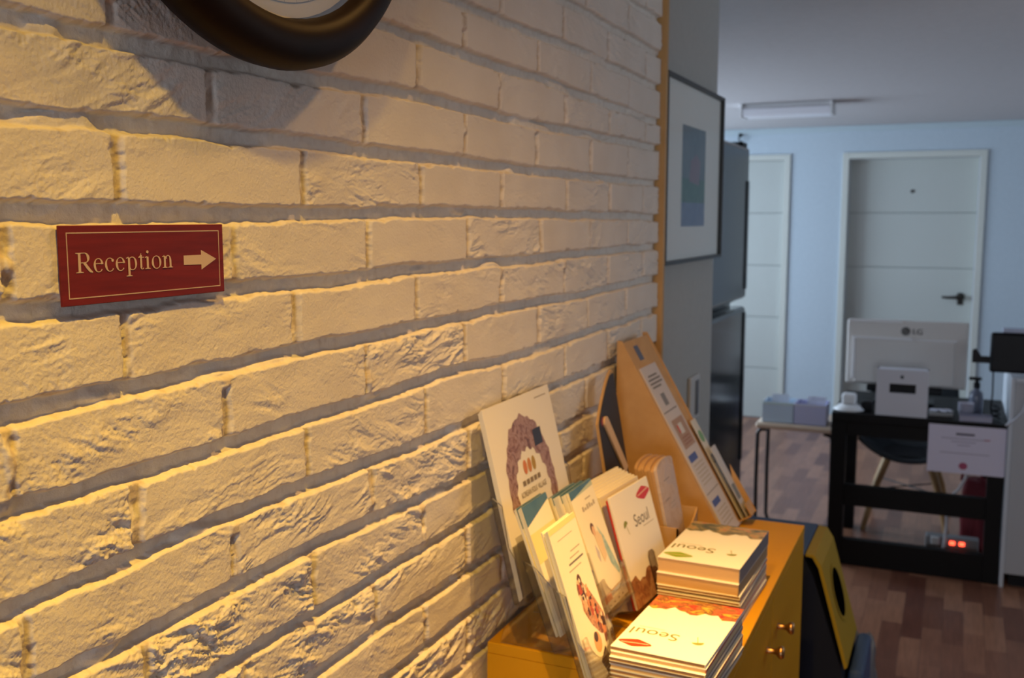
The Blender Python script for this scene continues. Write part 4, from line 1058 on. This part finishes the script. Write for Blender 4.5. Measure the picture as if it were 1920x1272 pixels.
q.build('body', tr)
# coiled lead beside the tray
pts = [(.835+.018*math.cos(i*.6), 4.82+.02*math.sin(i*.6), DZ+.006+.0022*i) for i in range(26)]
tag(MB().tube(pts, .004, BLACKP, 8).build('coiled_cable', None, None, (.835, 4.82, DZ)), 'black coiled lead on the desk by the cabinet', 'cable')

# white counter cabinet at the right and the black screen on it
wc = thing('counter_cabinet', (1.2, 5.0, 0), 'tall white counter cabinet right of the black desk', 'cabinet')
wcm = mat('counter_white', (.50, .52, .55), .5); wcl = mat('counter_edge', (.62, .66, .72), .45)
WZ = .925
MB().box(.900, 1.75, 4.700, 5.36, .06, WZ-.02, wcm, .003).build('body', wc)
MB().box(.8835, .8995, 4.690, 5.36, .0, WZ-.0005, wcl, .002).build('side_panel', wc)
MB().box(.90, 1.76, 4.690, 5.36, WZ-.0195, WZ, wcl, .003).build('top', wc)
MB().box(.92, 1.75, 4.73, 5.34, .0, .06, BLACKP).build('plinth', wc)
ps = thing('pos_screen', (.95, 4.80, WZ), 'black screen seen from behind on the white counter cabinet', 'screen')
MB().box(.797, 1.13, 4.735, 4.765, WZ+.012, WZ+.186, BLACKP, .012, 3).build('case', ps)
MB().box(.95, 1.05, 4.77, 4.86, WZ+.001, WZ+.014, BLACKP, .004).build('base', ps)
MB().box(.98, 1.02, 4.766, 4.79, WZ+.012, WZ+.10, BLACKP, .004).build('stand', ps)
q = MB(); q.box(.728, .799, 4.744, 4.756, WZ+.050, WZ+.080, BLACKP, .003); q.prism([(.728, WZ+.05), (.728, WZ+.105), (.742, WZ+.112), (.756, WZ+.092), (.765, WZ+.078)], BLACKP, 0, .02, frame_matrix((0, 4.76, 0), (1, 0, 0), (0, 0, 1), (0, -1, 0)))
q.build('card_reader', ps)
tag(MB().box(.84, 1.02, 4.737, 4.763, WZ+.187, WZ+.207, mat('receipt_white', (.48, .54, .70), .6), .004).build('paper_roll', None, None, (.93, 4.75, WZ+.187)), 'white paper bundle lying on top of the black screen', 'paper')
tag(MB().tube([(.872, 4.69, DZ+.003), (.905, 4.681, DZ+.03), (.935, 4.680, DZ+.07), (.952, 4.680, DZ+.13), (.955, 4.680, DZ+.20), (.957, 4.690, WZ+.008)], .0052, mat('cable_white', (.55, .56, .62), .45), 10).build('cable', None, None, (.9, 4.68, DZ)),
    'white cable looping up the front of the white counter cabinet', 'cable')
tag(MB().tube([(.815, 4.77, WZ+.01), (.818, 4.79, DZ+.12), (.815, 4.80, DZ+.06), (.822, 4.83, DZ+.012), (.80, 4.90, DZ+.006)], .0035, BLACKP, 8).build('cable', None, None, (.815, 4.77, DZ)), 'black cable hanging from the black screen to the desk', 'cable')

# chair behind the desk
ch = thing('shell_chair', (.468, 5.52, 0), 'black plastic shell chair with wooden legs behind the desk', 'chair')
nu, nv_ = 24, 30; vs = []; fs = []
for j in range(nv_+1):
    v = j/nv_
    if v < .55:
        a = v/.55; py = -.21+.40*a; pz = .440-.035*math.sin(a*math.pi*.9)+.0*a-.03*(1-a)**3*0
        if a < .12: pz -= .02*(1-a/.12)**2
    else:
        a = (v-.55)/.45; py = .19+.085*math.sin(a*1.2); pz = .445+.36*a**1.25
    wid = .235*(1-.25*max(0, v-.6))
    for i in range(nu+1):
        u = -1+2*i/nu
        cup = .105*abs(u)**2.2*(1-.4*v)+(.06*abs(u)**3 if .35 < v < .8 else 0)*math.sin((v-.35)/.45*math.pi)*(1 if .35 < v < .8 else 0)
        vs.append((.468+u*wid, 5.52+py-.05*abs(u)**2*max(0, v-.5), pz+cup-.045))
for j in range(nv_):
    for i in range(nu): fs.append((j*(nu+1)+i, j*(nu+1)+i+1, (j+1)*(nu+1)+i+1, (j+1)*(nu+1)+i))
so = MB().add(vs, fs, mat('shell_black', (.02, .025, .03), .45), True).build('seat_shell', ch)
md = so.modifiers.new('thickness', 'SOLIDIFY'); md.thickness = .012; md.offset = -1
MB().box(.328, .608, 5.40, 5.64, .368, .385, BLACKM, .004).build('seat_frame', ch)
oak = noisy('leg_oak', (.34, .19, .07), (.42, .25, .09), 12, .5, (4, 4, 1))
for sx in (-1, 1):
    for sy in (-1, 1):
        MB().tube([(.468+sx*.10, 5.52+sy*.085, .368), (.468+sx*.16, 5.52+sy*.15, .19), (.468+sx*.200, 5.52+sy*.205, .0)], [.022, .019, .013], oak, 12).build('leg', ch)
MB().tube([(.468-.15, 5.39, .20), (.468+.15, 5.65, .20)], .004, BLACKM, 8).tube([(.468+.15, 5.39, .20), (.468-.15, 5.65, .20)], .004, BLACKM, 8).build('cross_brace', ch)

# red bag under the desk
b_ = bmesh.new(); bmesh.ops.create_cube(b_, size=1); bmesh.ops.subdivide_edges(b_, edges=list(b_.edges), cuts=7, use_grid_fill=True)
for v in b_.verts:
    c = v.co.copy(); f = 1-.25*max(0, c.z); bul = 1+.12*math.cos(c.x*2.6)*math.cos(c.z*2.6)
    nn_ = mnoise.noise(c*4)*.012
    v.co = Vector((.795+c.x*.14*f+nn_, 5.22+c.y*.12*bul*f+nn_, .17+c.z*.34+nn_))
bg = thing('tote_bag', (.765, 5.22, 0), 'dark red bag standing under the right side of the desk', 'bag')
MB().bm(b_, mat('bag_red', (.16, .012, .018), .7), True).build('body', bg)
MB().tube([(.72, 5.20, .335), (.725, 5.20, .40), (.765, 5.20, .43), (.805, 5.20, .40), (.81, 5.20, .335)], .007, mat('bag_red', (.16, .012, .018), .7), 8).build('handle', bg)
# socket strip with red lamps
ss = thing('power_strip', (.70, 4.87, 0), 'grey power strip with two glowing red switches under the desk', 'power strip')
MB().box(.575, .80, 4.84, 4.90, .001, .150, mat('strip_grey', (.20, .20, .21), .5), .006).build('body', ss)
for xx in (.690, .730): MB().box(xx-.011, xx+.011, 4.834, 4.841, .118, .134, mat('red_lamp', (.3, .02, .01), .4, emit=((1., .07, .03), 5.)), .002).build('switch', ss)
MB().box(.60, .635, 4.815, 4.842, .115, .150, mat('plug_white', (.45, .45, .46), .4), .005).build('plug', ss)
tag(MB().tube([(.735, 4.755, .47), (.705, 4.76, .40), (.668, 4.775, .355), (.660, 4.80, .30), (.662, 4.80, .22), (.658, 4.795, .15), (.655, 4.79, .112), (.652, 4.80, .106)], .0065, mat('cable_grey', (.48, .47, .50), .45), 10).build('cable', None, None, (.66, 4.8, .3)),
    'white cable running down behind the notice to the power strip', 'cable')

# ------------------------------------------------------------------ lights
def lamp(name, typ, loc, energy, color, **kw):
    l = bpy.data.lights.new(name, typ); l.energy = energy; l.color = color
    for k_, v_ in kw.items(): setattr(l, k_, v_)
    o = bpy.data.objects.new(name, l); COL.objects.link(o); o.location = loc
    return o
def washer(name, x, y, watts, col, beam):
    """ceiling wall washer; its photometric curve spreads the beam along the wall and holds it back straight at the wall"""
    sp = lamp(name, 'SPOT', (x, y, CEIL-.012), watts, col, spot_size=R(170), spot_blend=.6, shadow_soft_size=.020)
    sp.data.use_nodes = True
    t = sp.data.node_tree; em = [n for n in t.nodes if n.type == 'EMISSION'][0]
    tc = node(t, 'ShaderNodeTexCoord'); sx_ = node(t, 'ShaderNodeSeparateXYZ'); link(t, tc.outputs['Normal'], sx_.inputs[0])
    def mth(op, a, b=None):
        n_ = node(t, 'ShaderNodeMath', operation=op)
        for i_, q in enumerate((a, b)):
            if q is None: continue
            if isinstance(q, (int, float)): n_.inputs[i_].default_value = q
            else: link(t, q, n_.inputs[i_])
        return n_.outputs[0]
    x2 = mth('MULTIPLY', sx_.outputs[0], sx_.outputs[0])
    across = mth('POWER', mth('SUBTRACT', 1., x2), 5.)
    down = mth('POWER', mth('ABSOLUTE', sx_.outputs[2]), 3.2)
    core = mth('MULTIPLY', mth('POWER', mth('ABSOLUTE', sx_.outputs[2]), 40.), beam)
    link(t, mth('ADD', mth('MULTIPLY', across, down), core), em.inputs['Strength'])
washer('ceiling_downlight', .38, 1.22, 74, (1., .53, .15), 1.9)
washer('ceiling_downlight', .38, .42, 140, (1., .555, .055), .15)
wl = lamp('daylight_left', 'AREA', (LX-.2, 6.55, 1.42), 128, (.70, .84, 1.), shape='RECTANGLE', size=1.35, size_y=1.9)
wl.rotation_euler = (0, R(-90), 0)
wl2 = lamp('daylight_left', 'AREA', (LX-.2, 4.75, 1.42), 55, (.74, .86, 1.), shape='RECTANGLE', size=1.35, size_y=.9)
wl2.rotation_euler = (0, R(-90), 0)
wf = lamp('fill_front', 'AREA', (1.35, -4.85, 1.35), 58, (.90, .93, 1.), shape='RECTANGLE', size=1.4, size_y=1.4)  # added fill lamp outside the unseen window behind the camera
wf.rotation_euler = (R(90), 0, 0)
wr = lamp('fill_right', 'AREA', (2.45, 3.0, 1.65), 7., (.96, .96, .92), shape='RECTANGLE', size=.9, size_y=1.4)  # added weak fill lamp for the faces turned to the right
wr.rotation_euler = (0, R(90), 0)
W = bpy.data.worlds.new('sky'); S.world = W; W.use_nodes = True
W.node_tree.nodes['Background'].inputs[0].default_value = (.55, .70, 1., 1); W.node_tree.nodes['Background'].inputs[1].default_value = .5

# ------------------------------------------------------------------ camera
cd = bpy.data.cameras.new('camera'); cam = bpy.data.objects.new('camera', cd); COL.objects.link(cam)
cam.location = (.65, 0, 1.60); cam.rotation_euler = (R(90-6.92), 0, R(24.07))
cd.sensor_width = 36; cd.lens = 1867/1920*36; cd.clip_start = .02
cd.dof.use_dof = True; cd.dof.focus_distance = .90; cd.dof.aperture_fstop = 9.
S.camera = cam
S.view_settings.view_transform = 'Standard'; S.view_settings.look = 'None'
S.view_settings.exposure = 0.; S.view_settings.gamma = 1.; S.view_settings.use_curve_mapping = False
S.cycles.transparent_max_bounces = 24; S.cycles.max_bounces = 8; S.cycles.use_denoising = True
